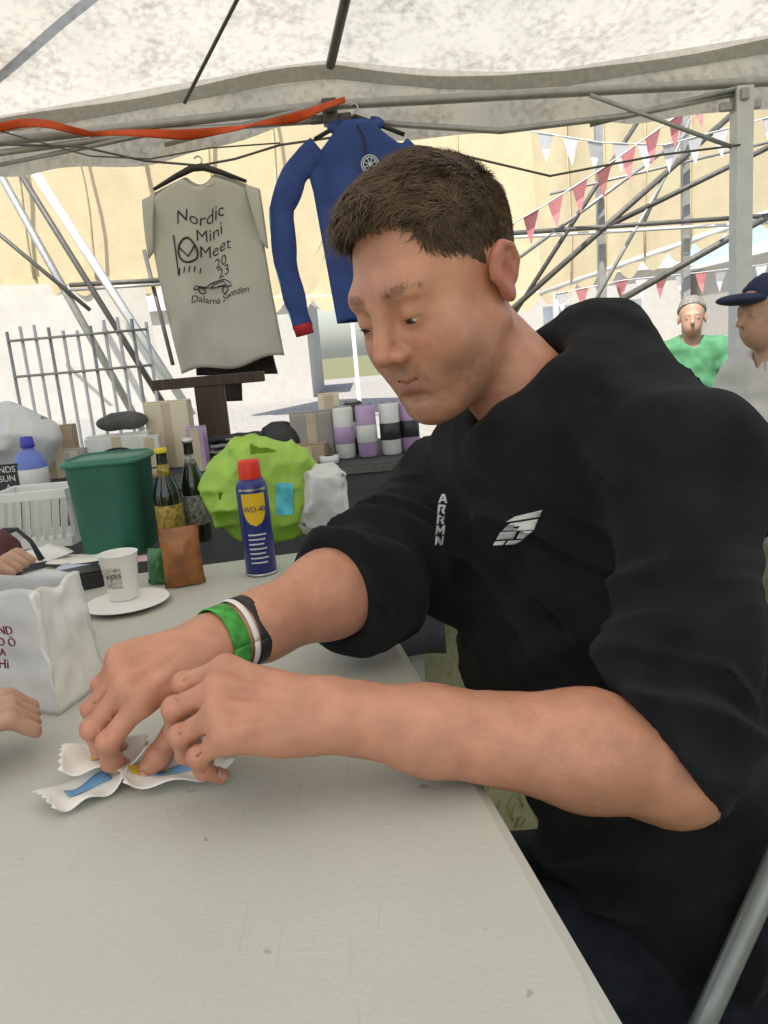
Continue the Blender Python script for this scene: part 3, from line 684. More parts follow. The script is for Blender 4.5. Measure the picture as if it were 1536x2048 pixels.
# clothes line, cables
cab = MB(); P = [T_(x, y, 2.97) for x, y in ((-300, 300), (0, 289), (160, 293), (290, 322), (400, 331), (470, 318), (560, 290), (700, 270), (900, 305), (1100, 352), (1320, 310), (1480, 290))]
o = cab.tube(P, .0045, 6).obj('cable', M_DARKT, None, smooth=True); tagged(o, 'black cable sagging along the canopy frame above the hanging clothes', 'cable')
o = MB().tube([T_(x, y, 2.95) for x, y in ((0, 262), (100, 290), (180, 312), (300, 318), (420, 296), (560, 286))], .003, 6).obj('cable', M_DARKT, None, smooth=True); tagged(o, 'thin dark cord looped below the frame at upper left', 'cable')
org = MB()
op = [(-60, 262), (40, 246), (100, 250), (180, 266), (260, 268), (370, 268), (480, 258), (560, 240), (622, 226), (690, 200)]; OPw = np.array([Yp(x, y, 2.925) for x, y in op])
def of(u, v):
    t = u * (len(op) - 1); i = min(int(t), len(op) - 2); p = OPw[i] + (OPw[i + 1] - OPw[i]) * (t - i); hgt = .012 + .018 * abs(math.sin(u * 9))
    return (p[0], p[1] + .02 * math.sin(u * 25) * v, p[2] - (v - .5) * hgt)
o = org.grid(of, 60, 3).obj('tarpaulin_strip', mat('orange_tarp', (.70, .105, .025), rough=.6, noise=20, namt=.15, trans=.3), None, smooth=True, solid=.003)
tagged(o, 'bright orange strip of tarpaulin hanging behind the canopy edge', 'tarpaulin')

# ------------------------------------------------------------------ row of stalls behind
stall = thing('market_tent', 'long cream stall tent behind with bare scissor frame at right', 'tent', (4, 8, 0))
e0, e1, e2 = Yp(1750, 352, 6.4), Yp(1080, 588, 10.5), Yp(380, 600, 14.0)
def cw(a, b, H0, H1, s0):
    def fn(u, v):
        p = a + (b - a) * u; return (p[0] + .06 * math.sin(u * 30) * v, p[1] + .05 * math.sin(u * 23 + 2 * v), p[2] + (H0 + (H1 - H0) * u) * v)
    return fn
part('side_sheet', MB().grid(cw(e0, e1, 2.2, 3.6, 0), 50, 10), M_CREAM, stall, smooth=True)
part('side_sheet', MB().grid(cw(e1, e2, 3.6, 4.6, 0), 40, 10), M_CREAM, stall, smooth=True)
part('edge_rail', MB().tube([e0, e1], .035, 8), M_TUBEW, stall, smooth=True)
part('edge_rail', MB().tube([e1, e2], .035, 8), M_TUBEW, stall, smooth=True)
def q5(x, y, Y=5.2): return Yp(x, y, Y)
for a, b, r, m in (((1000, 640), (1500, 197), .021, M_DARKT), ((1014, 650), (1345, 135), .016, M_DARKT), ((1216, 452), (1720, 205), .019, M_DARKT), ((1000, 468), (1700, 420), .017, M_DARKT), ((1000, 476), (1700, 436), .012, M_TUBEW),
                   ((1040, 514), (1375, 267), .013, M_TUBE), ((1190, 629), (1720, 328), .024, M_DARKT), ((1360, 300), (1172, 634), .014, M_TUBE), ((1380, 240), (1286, 449), .012, M_TUBE), ((1100, 388), (1536, 285), .010, M_TUBE)):
    part('frame_bar', MB().tube([q5(*a), q5(*b)], r, 6), m, stall, smooth=True)
for x, y in ((1370, 190), (1195, 200), (1640, 160)):
    a = q5(x, y, 5.3); part('frame_leg', MB().box((a[0], a[1], a[2] / 2), (.045, .045, a[2])), M_TUBE, stall)
for x, y, Y in ((1560, 410, 6.5), (1110, 585, 10.2), (700, 596, 12.2)):
    a = Yp(x, y, Y); part('frame_leg', MB().box((a[0], a[1], a[2] / 2), (.06, .06, a[2])), M_TUBEW, stall)
# cream and white tent at left
lt = thing('market_tent', 'cream and white side-walled tent at far left behind the diagonal poles', 'tent', (-4, 6.4, 0))
def sheet(P4, nm, m, par, n=16, amp=.05):
    a, b, c, d = [np.array(x) for x in P4]
    part(nm, MB().grid(lambda u, v: ((a * (1 - u) + b * u) * (1 - v) + (d * (1 - u) + c * u) * v) + np.array([0, amp * math.sin(14 * u + 3 * v), 0]), n, n), m, par, smooth=True)
sheet([Yp(-300, 560, 6.5), Yp(700, 560, 6.5), Yp(700, 225, 6.5), Yp(-300, 225, 6.5)], 'wall_sheet', M_CREAM, lt)
sheet([Yp(-400, 880, 6.4), Yp(330, 800, 6.4), Yp(290, 560, 6.4), Yp(-400, 590, 6.4)], 'wall_sheet', M_WHITEF, lt)
for a, b, r, m in (((-60, 240), (285, 861), .026, M_TUBE), ((2, 240), (385, 831), .030, M_TUBEW), ((-26, 240), (330, 813), .020, M_DARKT), ((-120, 370), (180, 620), .014, M_DARKT), ((140, 570), (330, 560), .018, M_DARKT), ((140, 580), (330, 568), .012, M_TUBE), ((288, 500), (346, 730), .014, M_DARKT)):
    part('frame_bar', MB().tube([Yp(*a, 5.6), Yp(*b, 5.5)], r, 6), m, lt, smooth=True)
def seams(a, b, H0, H1, n, par):
    for k in range(1, n):
        u = k / n; p = a + (b - a) * u; q_ = p + [0, 0, H0 + (H1 - H0) * u]; o_ = np.array([0, -.075, 0]); M = [p + o_ + (q_ - p) * t + [.012 * math.sin(9 * t + k), 0, 0] for t in np.linspace(0, 1, 9)]
        part('seam', MB().tube(M, .014, 5), M_SEAM, par, smooth=True)
M_SEAM = mat('seam_tape', (.50, .42, .26), rough=.8, noise=14, namt=.15)
seams(e0, e1, 2.2, 3.6, 7, stall); seams(e1, e2, 3.6, 4.6, 6, stall)
la, lb_ = Yp(-300, 560, 6.5), Yp(700, 560, 6.5); seams(la, lb_, 1.35, 1.35, 8, lt)
def swag(a, b, n, drop, m, par, off):
    def fn(u, v): p = a + (b - a) * u; k = abs(math.sin(PI * n * u)); return (p[0], p[1] + off - .02 * k, p[2] + .02 - v * (.05 + drop * k))
    part('scalloped_edge', MB().grid(fn, n * 10, 3), m, par, smooth=True)
swag(e0, e1, 12, .14, M_CREAM, stall, -.05); swag(e1, e2, 12, .20, M_CREAM, stall, -.05); swag(la, lb_, 16, .10, M_CREAM, lt, -.06)
# far white marquees
for x, Y, W_, H, lb in ((-6, 22, 9, 2.4, 'wide white marquee far off at left'), (5.2, 24, 7, 2.5, 'white marquee far off seen between the man and the cream stall'), (13, 20, 8, 2.4, 'white marquee far off behind the seated people at right')):
    t = thing('marquee', lb, 'tent', (x, Y, 0), group='white marquees far off')
    mb = MB(); mb.box((x, Y, H / 2), (W_, 5, H)); part('wall', mb, M_WHITEF, t)
    mb = MB(); c = [(x - W_ / 2 - .2, Y - 2.7, H + .003), (x + W_ / 2 + .2, Y - 2.7, H + .003), (x + W_ / 2 + .2, Y + 2.7, H + .003), (x - W_ / 2 - .2, Y + 2.7, H + .003), (x, Y, H + 1.3)]
    mb.add(c, [(0, 1, 4), (1, 2, 4), (2, 3, 4), (3, 0, 4)]); part('roof', mb, M_WHITEF, t)
    for k in range(3): part('window', MB().box((x - W_ / 4 + k * W_ / 4, Y - 2.515, H * .55), (.9, .03, .8)), mat('window_sheet', (.25, .28, .30), rough=.2, noise=3, namt=.2), t)
# bunting
def bunting(pts, cols, Y, size, lb):
    P = np.array([Yp(x, y, Y) for x, y in pts]); t = thing('bunting', lb, 'bunting', P[0], group=None)
    part('string', MB().tube(P, .004, 5), M_TUBEW, t, smooth=True)
    seg = np.linalg.norm(np.diff(P, axis=0), axis=1); cum = np.concatenate([[0], np.cumsum(seg)]); N = int(cum[-1] / (size * 1.25))
    for k in range(N):
        s_ = (k + .3) * size * 1.25; p = np.array([np.interp(s_, cum, P[:, i]) for i in range(3)]); q_ = np.array([np.interp(s_ + size * .8, cum, P[:, i]) for i in range(3)])
        tip = (p + q_) / 2 - [0, .03 * math.sin(k * 2.1), size * 1.35]
        mb = MB(); mb.add([p, q_, (q_ + tip) / 2 + [0, .015, 0], tip, (p + tip) / 2 + [0, .015, 0]], [(0, 4, 2, 1), (4, 3, 2)]); part('pennant', mb, cols[k % len(cols)], t, solid=.002)
M_PINK = mat('red_pennant', (.68, .30, .31), rough=.7, noise=20, namt=.1, trans=.4); M_PW = mat('white_pennant', (.78, .78, .80), rough=.7, noise=20, namt=.05, trans=.4)
bunting([(1470, 120), (1390, 205), (1300, 270), (1200, 340), (1090, 410), (900, 520)], [M_PINK], 4.6, .125, 'string of red pennants slanting across the cream stall')
bunting([(1060, 262), (1200, 285), (1330, 290), (1536, 235), (1650, 200)], [M_PW], 4.9, .12, 'string of white pennants along the top of the cream stall')
bunting([(1100, 590), (1250, 560), (1400, 545), (1600, 520)], [M_PW, M_PINK], 6.0, .12, 'string of white and red pennants low on the stall at right')
# ------------------------------------------------------------------ near table
ta, tb = Zp(1265, 2048, .74), Zp(690, 1090, .74); tu = (tb - ta); tu = tu / np.linalg.norm(tu); tn_ = np.array([-tu[1], tu[0], 0.]); TM = np.column_stack([tu, -tn_, [0, 0, 1]])
tc_ = tb - tu * .915 + tn_ * .38
table = thing('folding_table', 'long off-white plastic folding table filling the foreground', 'table', (tc_[0], tc_[1], 0))
M_TABLE = mat('table_plastic', (.50, .505, .455), rough=.42, spec=.4, noise=5, namt=.05, bump=.10, bscale=260)
n_ = M_TABLE.node_tree.nodes; l_ = M_TABLE.node_tree.links; p_ = n_['Principled BSDF']; src_ = p_.inputs['Base Color'].links[0].from_socket; tc0 = n_['Texture Coordinate']
for sc_, a_, b_, col_, amt_, st_ in ((2.2, .52, .75, (.40, .37, .30), .35, (1, 1, 1)), (46, .70, .74, (.22, .20, .17), .55, (1, 1, 1)), (7, .66, .70, (.62, .62, .58), .28, (1, 26, 1)), (6, .67, .70, (.36, .35, .31), .22, (22, 1, 1))):
    mp_ = n_.new('ShaderNodeMapping'); mp_.inputs['Scale'].default_value = st_; mp_.inputs['Rotation'].default_value = (0, 0, .35); l_.new(tc0.outputs['Object'], mp_.inputs[0])
    t_ = n_.new('ShaderNodeTexNoise'); t_.inputs['Scale'].default_value = sc_; t_.inputs['Detail'].default_value = 3; l_.new(mp_.outputs[0], t_.inputs['Vector'])
    r_ = n_.new('ShaderNodeValToRGB'); r_.color_ramp.elements[0].position = a_; r_.color_ramp.elements[1].position = b_; l_.new(t_.outputs[0], r_.inputs[0])
    k_ = n_.new('ShaderNodeMath'); k_.operation = 'MULTIPLY'; k_.inputs[1].default_value = amt_; l_.new(r_.outputs[0], k_.inputs[0])
    x_ = n_.new('ShaderNodeMix'); x_.data_type = 'RGBA'; x_.inputs[7].default_value = (*col_, 1); l_.new(k_.outputs[0], x_.inputs[0]); l_.new(src_, x_.inputs[6]); src_ = x_.outputs[2]
l_.new(src_, p_.inputs['Base Color'])
tt = MB(); tt.box(tc_ + [0, 0, -.020], (1.83, .76, .040), TM); top = part('tabletop', tt, M_TABLE, table, bevel=.012)
for k in (-1, 1):
    for j in (-1, 1):
        c = tc_ + tu * k * .70 + tn_ * j * .28; part('leg', MB().tube([c + [0, 0, -.04], c + tu * k * .06 + [0, 0, -.74]], .014, 10), M_TUBE, table, smooth=True)
    a, b = [tc_ + tu * k * .73 + tn_ * j * .28 + [0, 0, -.42] for j in (-1, 1)]; part('crossbar', MB().tube([a, b], .010, 8), M_TUBE, table, smooth=True)
# folding chair under the man
ch = thing('folding_chair', 'metal folding chair the man sits on', 'chair', (PV[0], PV[1], 0))
sz = PV[2] - .16
part('seat', MB().box((PV[0], PV[1], sz), (.42, .42, .03)), mat('chair_vinyl', (.03, .03, .032), rough=.5, noise=30, namt=.2), ch, bevel=.012)
q0 = A(1545, 1740, .80); q1 = A(1432, 1990, .80)
part('arm_tube', MB().tube([q0 + (q0 - q1) * .5, q0, q1, q1 + (q1 - q0) * 1.0], .0125, 10), mat('steel_tube', (.33, .35, .36), rough=.35, metal=.5, noise=30, namt=.1), ch, smooth=True)
for sx in (-1, 1):
    for sy in (-1, 1): part('leg', MB().tube([(PV[0] + sx * .19, PV[1] + sy * .19, sz), (PV[0] + sx * .24, PV[1] + sy * .20, 0)], .011, 8), M_TUBE, ch, smooth=True)

def on(x, y, z=.74): return Zp(x, y, z)
M_PAPER = mat('white_paper', (.80, .79, .75), rough=.6, noise=25, namt=.04, bump=.08, bscale=80)
M_PAPERB = mat('blue_ink', (.16, .36, .60), rough=.6, noise=30, namt=.1)
M_INK = mat('black_ink', (.03, .03, .035), rough=.6, noise=30, namt=.1)
M_YEL = mat('yellow_ink', (.62, .48, .03), rough=.5, noise=30, namt=.1)
# wrappers with saw-toothed ends
def wrapper(px, lab, zt=.0, blue=True, dots=(), curl=.012):
    a, b, c, d = [on(x, y, .743 + zt) for x, y in px]          # a-b one end, c-d the other
    t = thing('wrapper', lab, 'wrapper', (a + b + c + d) / 4, group='torn paper wrappers by the hands')
    nu, nv = 28, 10; V = []; Fc = []
    for j in range(nv + 1):
        v = j / nv
        for i in range(nu + 1):
            u = i / nu; e = (a * (1 - v) + b * v) * (1 - u) + (d * (1 - v) + c * v) * u
            if i in (0, nu): e = e + ((d - a) / np.linalg.norm(d - a)) * (.0018 if j % 2 else -.0018)
            e = e + [0, 0, curl * (abs(2 * u - 1) ** 3) * (.5 + .5 * math.sin(3 * v + 5 * u)) + .003 * math.sin(11 * u) * math.sin(5 * v) + .0015 * abs(2 * v - 1)]
            V.append(e)
    Fc = [(j * (nu + 1) + i, j * (nu + 1) + i + 1, (j + 1) * (nu + 1) + i + 1, (j + 1) * (nu + 1) + i) for j in range(nv) for i in range(nu)]
    raw('sheet', V, Fc, M_PAPER, t, smooth=True, solid=.0005)
    def at(u, v):
        i = min(int(u * nu), nu - 1); j = min(int(v * nv), nv - 1); return np.array(V[j * (nu + 1) + i]) + [0, 0, .0014]
    if blue:
        mb = MB(); mb.grid(lambda u, v: at(.30 + .55 * u, .30 + .34 * v), 14, 3); part('print', mb, M_PAPERB, t, solid=.0003, smooth=True)
    for (u, v) in dots:
        mb = MB(); mb.grid(lambda p, q_: at(u + .09 * p, v + .30 * q_), 2, 3); part('print', mb, M_YEL, t, solid=.0003)
wrapper([(66, 1600), (110, 1632), (262, 1572), (236, 1520)], 'torn white wrapper with zigzag edge lying nearest the table front', .002, True, ())
wrapper([(130, 1502), (122, 1556), (300, 1528), (292, 1470)], 'white wrapper end standing out left of the right hand', .014, False, ((.35, .3), (.62, .35)))
wrapper([(226, 1540), (252, 1582), (478, 1552), (440, 1506)], 'white wrapper with blue print held under the fingertips', .006, True, ((.14, .3), (.40, .1)))
# printed paper bag at the left edge
bl, br, bs = on(-150, 1405), on(118, 1432), on(214, 1362)
fx = (br - bl); fx /= np.linalg.norm(fx); sx = (bs - br); L_s = np.linalg.norm(sx); sx = sx / L_s; hb = .135
pb = thing('paper_bag', 'printed white paper bag standing at the left edge of the near table', 'bag', (br[0] - .1, br[1] + .05, .741))
M_BAG_SHADE = mat('bag_paper_shaded', (.60, .605, .61), rough=.65, noise=14, namt=.06, bump=.25, bscale=26)  # same white paper, greyer: shade on the bag painted into the colour
Wb = np.linalg.norm(br - bl)
def bagface(o_, d_, W_, nrm):
    def fn(u, v):
        k = .0045 * n1(u * 3, v * 3, o_[0], 2.6, 12) * min(1, 6 * v + .2); lean = -.010 * v
        return o_ + d_ * W_ * (u + (.06 * v * (u - .5) * -1)) + np.array([0, 0, hb * v + .004 * math.sin(9 * u) * (v > .9)]) + nrm * (k + lean)
    return fn
nf = np.cross(fx, [0, 0, 1]); ns = np.cross(sx, [0, 0, 1])
part('front_panel', MB().grid(bagface(bl + [0, 0, .001], fx, Wb, nf), 26, 20), M_BAG_SHADE, pb, smooth=True, solid=.0008)
part('side_panel', MB().grid(bagface(br + [0, 0, .001], sx, L_s, ns), 14, 20), M_PAPER, pb, smooth=True, solid=.0008)  # whiter paper paints in the brighter light on this side
part('back_panel', MB().grid(bagface(br + sx * L_s + [0, 0, .001], -fx, Wb, -nf), 14, 12), M_BAG_SHADE, pb, smooth=True, solid=.0008)
part('side_panel', MB().grid(bagface(bl + sx * L_s + [0, 0, .001], -sx, L_s, -ns), 8, 12), M_BAG_SHADE, pb, smooth=True, solid=.0008)
TB = np.column_stack([fx, [0, 0, 1], nf]); M_PK = mat('dark_red_ink', (.16, .035, .055), rough=.6, noise=30, namt=.2); M_BL = mat('navy_ink', (.05, .12, .33), rough=.6, noise=40, namt=.3)
def bagpos(px, zz): return on(px, 1432) * [1, 1, 0] + [0, 0, .741 + zz] + nf * .0045
for s_, z_, sz_, xx in (('LAND', .096, .0135, 40), ('AND Ö', .083, .0135, 36), ('DIA', .072, .0115, 30), ('Hi', .057, .016, 34)):
    text('print', s_, sz_, M_PK, pb, TB, bagpos(xx, z_), shear=.15 if s_ == 'Hi' else 0, align='CENTER')
mb = MB()
for k in range(9):
    a = 2 * PI * k / 9; c = bagpos(14, .119); mb.tube([c, c + fx * .011 * math.cos(a) + np.array([0, 0, .011 * math.sin(a)])], [.0025, .0008], 5)
part('print', mb, M_BL, pb)
# cup, saucer
def place(x, y, name, label, cat, group=None, z=.7415): return thing(name, label, cat, on(x, y, z), group)
M_CUP = mat('cup_paper', (.80, .79, .76), rough=.55, noise=20, namt=.03)
c = on(256, 1212); t = thing('plate', 'white paper plate under the paper cup', 'plate', c + [0, 0, .001])
part('dish', MB().lathe([(.001, .001), (.045, .001), (.062, .008), (.066, .0085), (.062, .0095), (.045, .003), (.001, .003)], c + [0, 0, .0005], n=40), M_CUP, t, smooth=True)
c = on(250, 1200) + [0, 0, .0045]; t = thing('paper_cup', 'white paper cup with a small printed label standing on the plate', 'cup', c)
part('body', MB().lathe([(.022, 0), (.0225, .001), (.030, .072), (.0315, .074), (.0300, .0745), (.0288, .072), (.021, .003), (.001, .003)], c, n=32), M_CUP, t, smooth=True)
vd = CAM - c; vd[2] = 0; vd /= np.linalg.norm(vd); rt = np.array([-vd[1], vd[0], 0.]); rt = -rt if rt @ CR < 0 else rt
mb = MB(); mb.grid(lambda u, v: c + (.0285 - .008 * (1 - v) * .5 + .0005) * (math.sin((u - 1.0) * 1.25) * rt + math.cos((u - 1.0) * 1.25) * vd) + np.array([0, 0, .022 + .032 * v]), 10, 3)
part('label', mb, mat('grey_label', (.45, .44, .40), rough=.6, noise=200, namt=.5), t, smooth=True)
text('print', 'KO:B', .010, M_INK, t, np.column_stack([rt, [0, 0, 1], vd]), c + vd * .0272 - rt * .011 + [0, 0, .040])
# stack of leaflets and small cards
rng = np.random.default_rng(5); P0 = on(215, 1172)
cols_ = [M_PAPER, mat('pale_blue_card', (.50, .58, .72), rough=.5, noise=30, namt=.15), M_PAPER, mat('pink_card', (.62, .40, .46), rough=.5, noise=30, namt=.15), M_PAPER, mat('ochre_card', (.52, .36, .08), rough=.5, noise=30, namt=.15)]
lbs = ['broad white leaflet at the bottom left of the pile', 'pale blue card sticking out of the leaflet pile', 'white leaflet across the middle of the pile', 'pink card near the top of the leaflet pile', 'white folded leaflet at the far left of the pile', 'ochre card lying on top of the leaflet pile']
for k, (m, lb) in enumerate(zip(cols_, lbs)):
    c = on((110, 180, 175, 300, 75, 345)[k], (1160, 1140, 1125, 1128, 1128, 1140)[k]) * [1, 1, 0] + [0, 0, .7425 + .004 * k]; R = rotz(.3 * k - .5)
    W_, D_ = ((.15, .10), (.10, .07), (.13, .08), (.09, .06), (.10, .14), (.07, .045))[k]
    o = MB().grid(lambda u, v: c + R @ np.array([(u - .5) * W_, (v - .5) * D_, .006 * (2 * u - 1) ** 2 + .002 * math.sin(5 * v)]), 8, 6).obj('leaflet', m, None, smooth=True, solid=.0012); tagged(o, lb, 'leaflet', 'leaflets and cards on the near table')
c = on(160, 1176); t = thing('black_box', 'flat black box beside the paper cup', 'box', c); part('case', MB().box(c + [0, 0, .014], (.075, .05, .027), rotz(.5)), mat('black_plastic', (.02, .02, .022), rough=.4, noise=30, namt=.3), t, bevel=.003)
part('lid', MB().box(c + [0, 0, .030], (.077, .052, .004), rotz(.5)), mat('black_plastic', (0, 0, 0)), t, bevel=.0015)
# spray can behind the forearm
c = on(524, 1146); t = thing('spray_can', 'dark blue spray can with red cap and yellow shield behind the forearm', 'spray can', c + [0, 0, .0])
rc = .0262; hc = .158
M_CANB = mat('can_blue', (.012, .022, .16), rough=.32, spec=.5, noise=12, namt=.12); M_RED = mat('cap_red', (.62, .035, .012), rough=.4, noise=20, namt=.08); M_TIN = mat('tin', (.5, .5, .5), rough=.3, metal=.9, noise=40, namt=.1)
part('can_body', MB().lathe([(.001, .0015), (.024, .0015), (rc, .004), (rc, hc - .008), (.0245, hc), (.019, hc + .007), (.001, hc + .007)], c, n=36), M_CANB, t, smooth=True)
part('rim', MB().lathe([(rc + .0004, 0), (rc + .001, .002), (rc + .0004, .004), (rc - .001, .004)], c + [0, 0, .001], n=36), M_TIN, t, smooth=True)
part('cap', MB().lathe([(.0185, hc + .006), (.0188, hc + .008), (.0182, hc + .034), (.0168, hc + .038), (.001, hc + .038)], c, n=30), M_RED, t, smooth=True)
vd = CAM - c; vd[2] = 0; vd /= np.linalg.norm(vd); rt = np.cross([0, 0, 1], vd); rt = -rt if rt @ CR < 0 else rt
def oncan(s_, z, r=rc + .0007): a = s_ / r; return c + r * (math.sin(a) * rt + math.cos(a) * vd) + np.array([0, 0, z])
part('shield', MB().grid(lambda u, v: oncan((u - .5) * 2 * .0205 * math.sqrt(max(0, 1 - max(0, 1 - 1.5 * v) ** 2)) , .088 + .055 * v), 20, 14), mat('shield_yellow', (.66, .44, .02), rough=.35, noise=20, namt=.06), t, smooth=True)
part('stripe', MB().grid(lambda u, v: oncan((u - .5) * .05, .147 + .004 * v), 16, 1), M_TIN, t, smooth=True)
def curved_text(s_, size, z, m):
    o_ = text('lettering', s_, size, m, None, np.eye(3), (0, 0, 0), spacing=.95, depth=0); o_.parent = t
    for v in o_.data.vertices:
        p = oncan(v.co.x, z + v.co.y, rc + .0015); v.co = Vector(p - ORG[t.name])
curved_text('WD-40', .0132, .112, M_CANB)
mb = MB()
for k in range(7): mb.grid(lambda u, v: oncan(-.016 + .032 * u * (1 - .25 * ((k * 37) % 5) / 5), .072 - k * .008 + .0026 * v, rc + .0006), 10, 1)
part('small_print', mb, mat('pale_ink', (.55, .56, .55), rough=.5, noise=40, namt=.1), t, smooth=True)

# crumpled bags
def crumple(name, label, cat, c, r, m, seed, fr=9, amp=.018, extra=None, vox=.0045, group=None):
    t = thing(name, label, cat, (c[0], c[1], c[2]), group); c = np.array(c, float); ctr = c + [0, 0, r[2]]
    def fn(p):
        d = ell(p, ctr, r); k = 2 * np.abs(vnoise(p, fr, seed)) - .5; k2 = 2 * np.abs(vnoise(p, fr * 2.1, seed + 1)) - .5
        d = d + amp * k + amp * .6 * k2
        if extra: d = np.minimum(d, extra(p) + amp * .5 * k2)
        return smax(d, c[2] - p[:, 2] + .001, .006)
    V, Q = surface(fn, ctr - np.array(r) * 1.5 - .05, ctr + np.array(r) * 1.6 + .06, vox); fastmesh('sack', V, Q, m, t); return t, fn
M_LIME = mat('lime_plastic', (.42, .66, .10), rough=.4, spec=.5, noise=12, namt=.18, trans=.3, bump=.3, bscale=45)
c = on(528, 1100) + [0, .06, .001]
t, fl = crumple('carrier_bag', 'crumpled lime green plastic bag behind the spray can', 'bag', c, (.112, .07, .105), M_LIME, 70, fr=13, amp=.017)
mb = MB(); cc = [hit(x, y, fl, 1.0, .002) for x, y in ((548, 970), (580, 970), (580, 1040), (548, 1040))]
mb.grid(lambda u, v: hit(552 + 34 * u, 966 + 64 * v, fl, 1.0, .0015), 10, 10); part('print', mb, mat('cyan_print', (.10, .50, .60), rough=.45, noise=30, namt=.4), t, smooth=True)
crumple('carrier_bag', 'crumpled white plastic bag right of the lime green bag', 'bag', on(640, 1092) + [0.01, .05, .001], (.055, .05, .075), mat('white_plastic', (.74, .75, .75), rough=.35, spec=.5, noise=12, namt=.05, trans=.25, bump=.3, bscale=40), 80, fr=17, amp=.013, vox=.004)
# green tub
c = on(246, 1098); t = thing('plastic_tub', 'tall dark green plastic tub on the far end of the near table', 'tub', c)
M_GRN = mat('green_plastic', (.035, .17, .115), rough=.45, noise=10, namt=.15)
rd = lambda a, z: 1 / (abs(math.cos(a)) ** 5 + abs(math.sin(a)) ** 5) ** .2
part('body', MB().lathe([(.060, 0), (.064, .004), (.073, .185), (.076, .187), (.076, .194), (.072, .196), (.062, .010), (.001, .010)], c, n=48, wob=rd), M_GRN, t, smooth=True)
part('rim', MB().lathe([(.0765, .182), (.080, .184), (.080, .190), (.0765, .192)], c, n=48, wob=rd), M_GRN, t, smooth=True)
# bottles
M_GLASS = mat('dark_glass', (.012, .016, .010), rough=.08, spec=.6, noise=6, namt=.3, coat=.4)
def bottle(x, y, label, h, r, lab_m, cap_m, dz=0):
    c = on(x, y) ; t = thing('bottle', label, 'bottle', c, 'dark glass bottles on the near table')
    part('glass', MB().lathe([(.001, .002), (r * .9, .001), (r, .006), (r, h * .55), (r * .85, h * .64), (r * .42, h * .78), (r * .38, h * .95), (r * .44, h * .955), (r * .44, h * .97)], c, n=28), M_GLASS, t, smooth=True)
    part('cap', MB().lathe([(r * .46, h * .955), (r * .48, h * .957), (r * .46, h), (.001, h * 1.003)], c, n=20), cap_m, t, smooth=True)
    part('label', MB().lathe([(r + .0006, h * .18), (r + .0008, h * .182), (r + .0008, h * .46), (r + .0006, h * .462)], c, n=28), lab_m, t, smooth=True)
    part('neck_label', MB().lathe([(r * .56, h * .735), (r * .43, h * .79), (r * .405, h * .85)], c + [0, 0, .0], n=20), lab_m, t, smooth=True)
M_LBY = mat('yellow_label', (.48, .35, .04), rough=.5, noise=120, col2=(.10, .07, .03)); M_LBS = mat('silver_label', (.42, .42, .40), rough=.4, noise=150, col2=(.05, .05, .05))
bottle(350, 1100, 'dark glass bottle with yellow label right of the green tub', .205, .026, M_LBY, M_YEL)
bottle(402, 1082, 'dark glass bottle with silver label behind the yellow labelled one', .215, .024, M_LBS, M_TIN)
# brown snack packet and green packet
def packet(x, y, w_, h_, m, label, tilt, rz, nm='snack_packet', cat='packet'):
    c = on(x, y); R = rotz(rz) @ np.array([[1, 0, 0], [0, math.cos(tilt), -math.sin(tilt)], [0, math.sin(tilt), math.cos(tilt)]])
    t = thing(nm, label, cat, c, 'packets on the near table')
    for sgn in (1, -1):
        def fn(u, v, sgn=sgn):
            pz = (math.sin(PI * u) ** .6) * (math.sin(PI * (.06 + .88 * v)) ** .7) * .018
            return c + R @ np.array([(u - .5) * w_ * (1 - .06 * math.sin(PI * v)), sgn * (pz + .0006) + .002 * n1(u, v, sgn, 9, 3), .0015 + v * h_])
        part('foil', MB().grid(fn, 16, 18), m, t, smooth=True)
    for v0 in (.0, h_ - .008): part('seal', MB().grid(lambda u, v: c + R @ np.array([(u - .5) * w_, .0032 * (1 if int(u * 40) % 2 else -1), .002 + v0 + v * .008]), 40, 1), m, t)
packet(372, 1172, .066, .098, mat('brown_foil', (.27, .105, .030), rough=.35, spec=.5, noise=30, namt=.35), 'orange brown snack packet standing by the bottles', -.12, .25)
packet(318, 1168, .035, .060, mat('green_foil', (.05, .20, .06), rough=.35, spec=.5, noise=30, namt=.3), 'small green packet leaning beside the brown one', -.15, -.2)
# white slotted basket
c = on(85, 1092) + [0, .03, 0]; t = thing('plastic_basket', 'white plastic basket with slanted slots at the far left of the near table', 'basket', c)
M_WP = mat('white_basket', (.72, .72, .70), rough=.45, noise=10, namt=.04)
bw, bd_, bh = .155, .11, .125
for sgn in (-1, 1):
    part('lower_rail', MB().box(c + [0, sgn * bd_ / 2, .012], (bw, .004, .022)), M_WP, t, bevel=.001); part('rim', MB().box(c + [0, sgn * bd_ / 2, bh - .01], (bw + .006, .007, .020)), M_WP, t, bevel=.001)
    part('lower_rail', MB().box(c + [sgn * bw / 2, 0, .012], (.004, bd_ - .005, .0215)), M_WP, t, bevel=.001); part('rim', MB().box(c + [sgn * bw / 2, 0, bh - .01], (.0065, bd_ - .008, .0195)), M_WP, t, bevel=.001)
    for k in range(8):
        x = -bw / 2 + .012 + k * (bw - .024) / 7; part('slat', MB().tube([c + [x - .006, sgn * bd_ / 2, .02], c + [x + .006, sgn * bd_ / 2, bh - .018]], .0058, 4), M_WP, t)
    for k in range(6):
        y = -bd_ / 2 + .012 + k * (bd_ - .024) / 5; part('slat', MB().tube([c + [sgn * bw / 2, y, .02], c + [sgn * bw / 2, y, bh - .018]], .0055, 4), M_WP, t)
part('bottom', MB().box(c + [0, 0, .004], (bw - .006, bd_ - .006, .006)), M_WP, t)
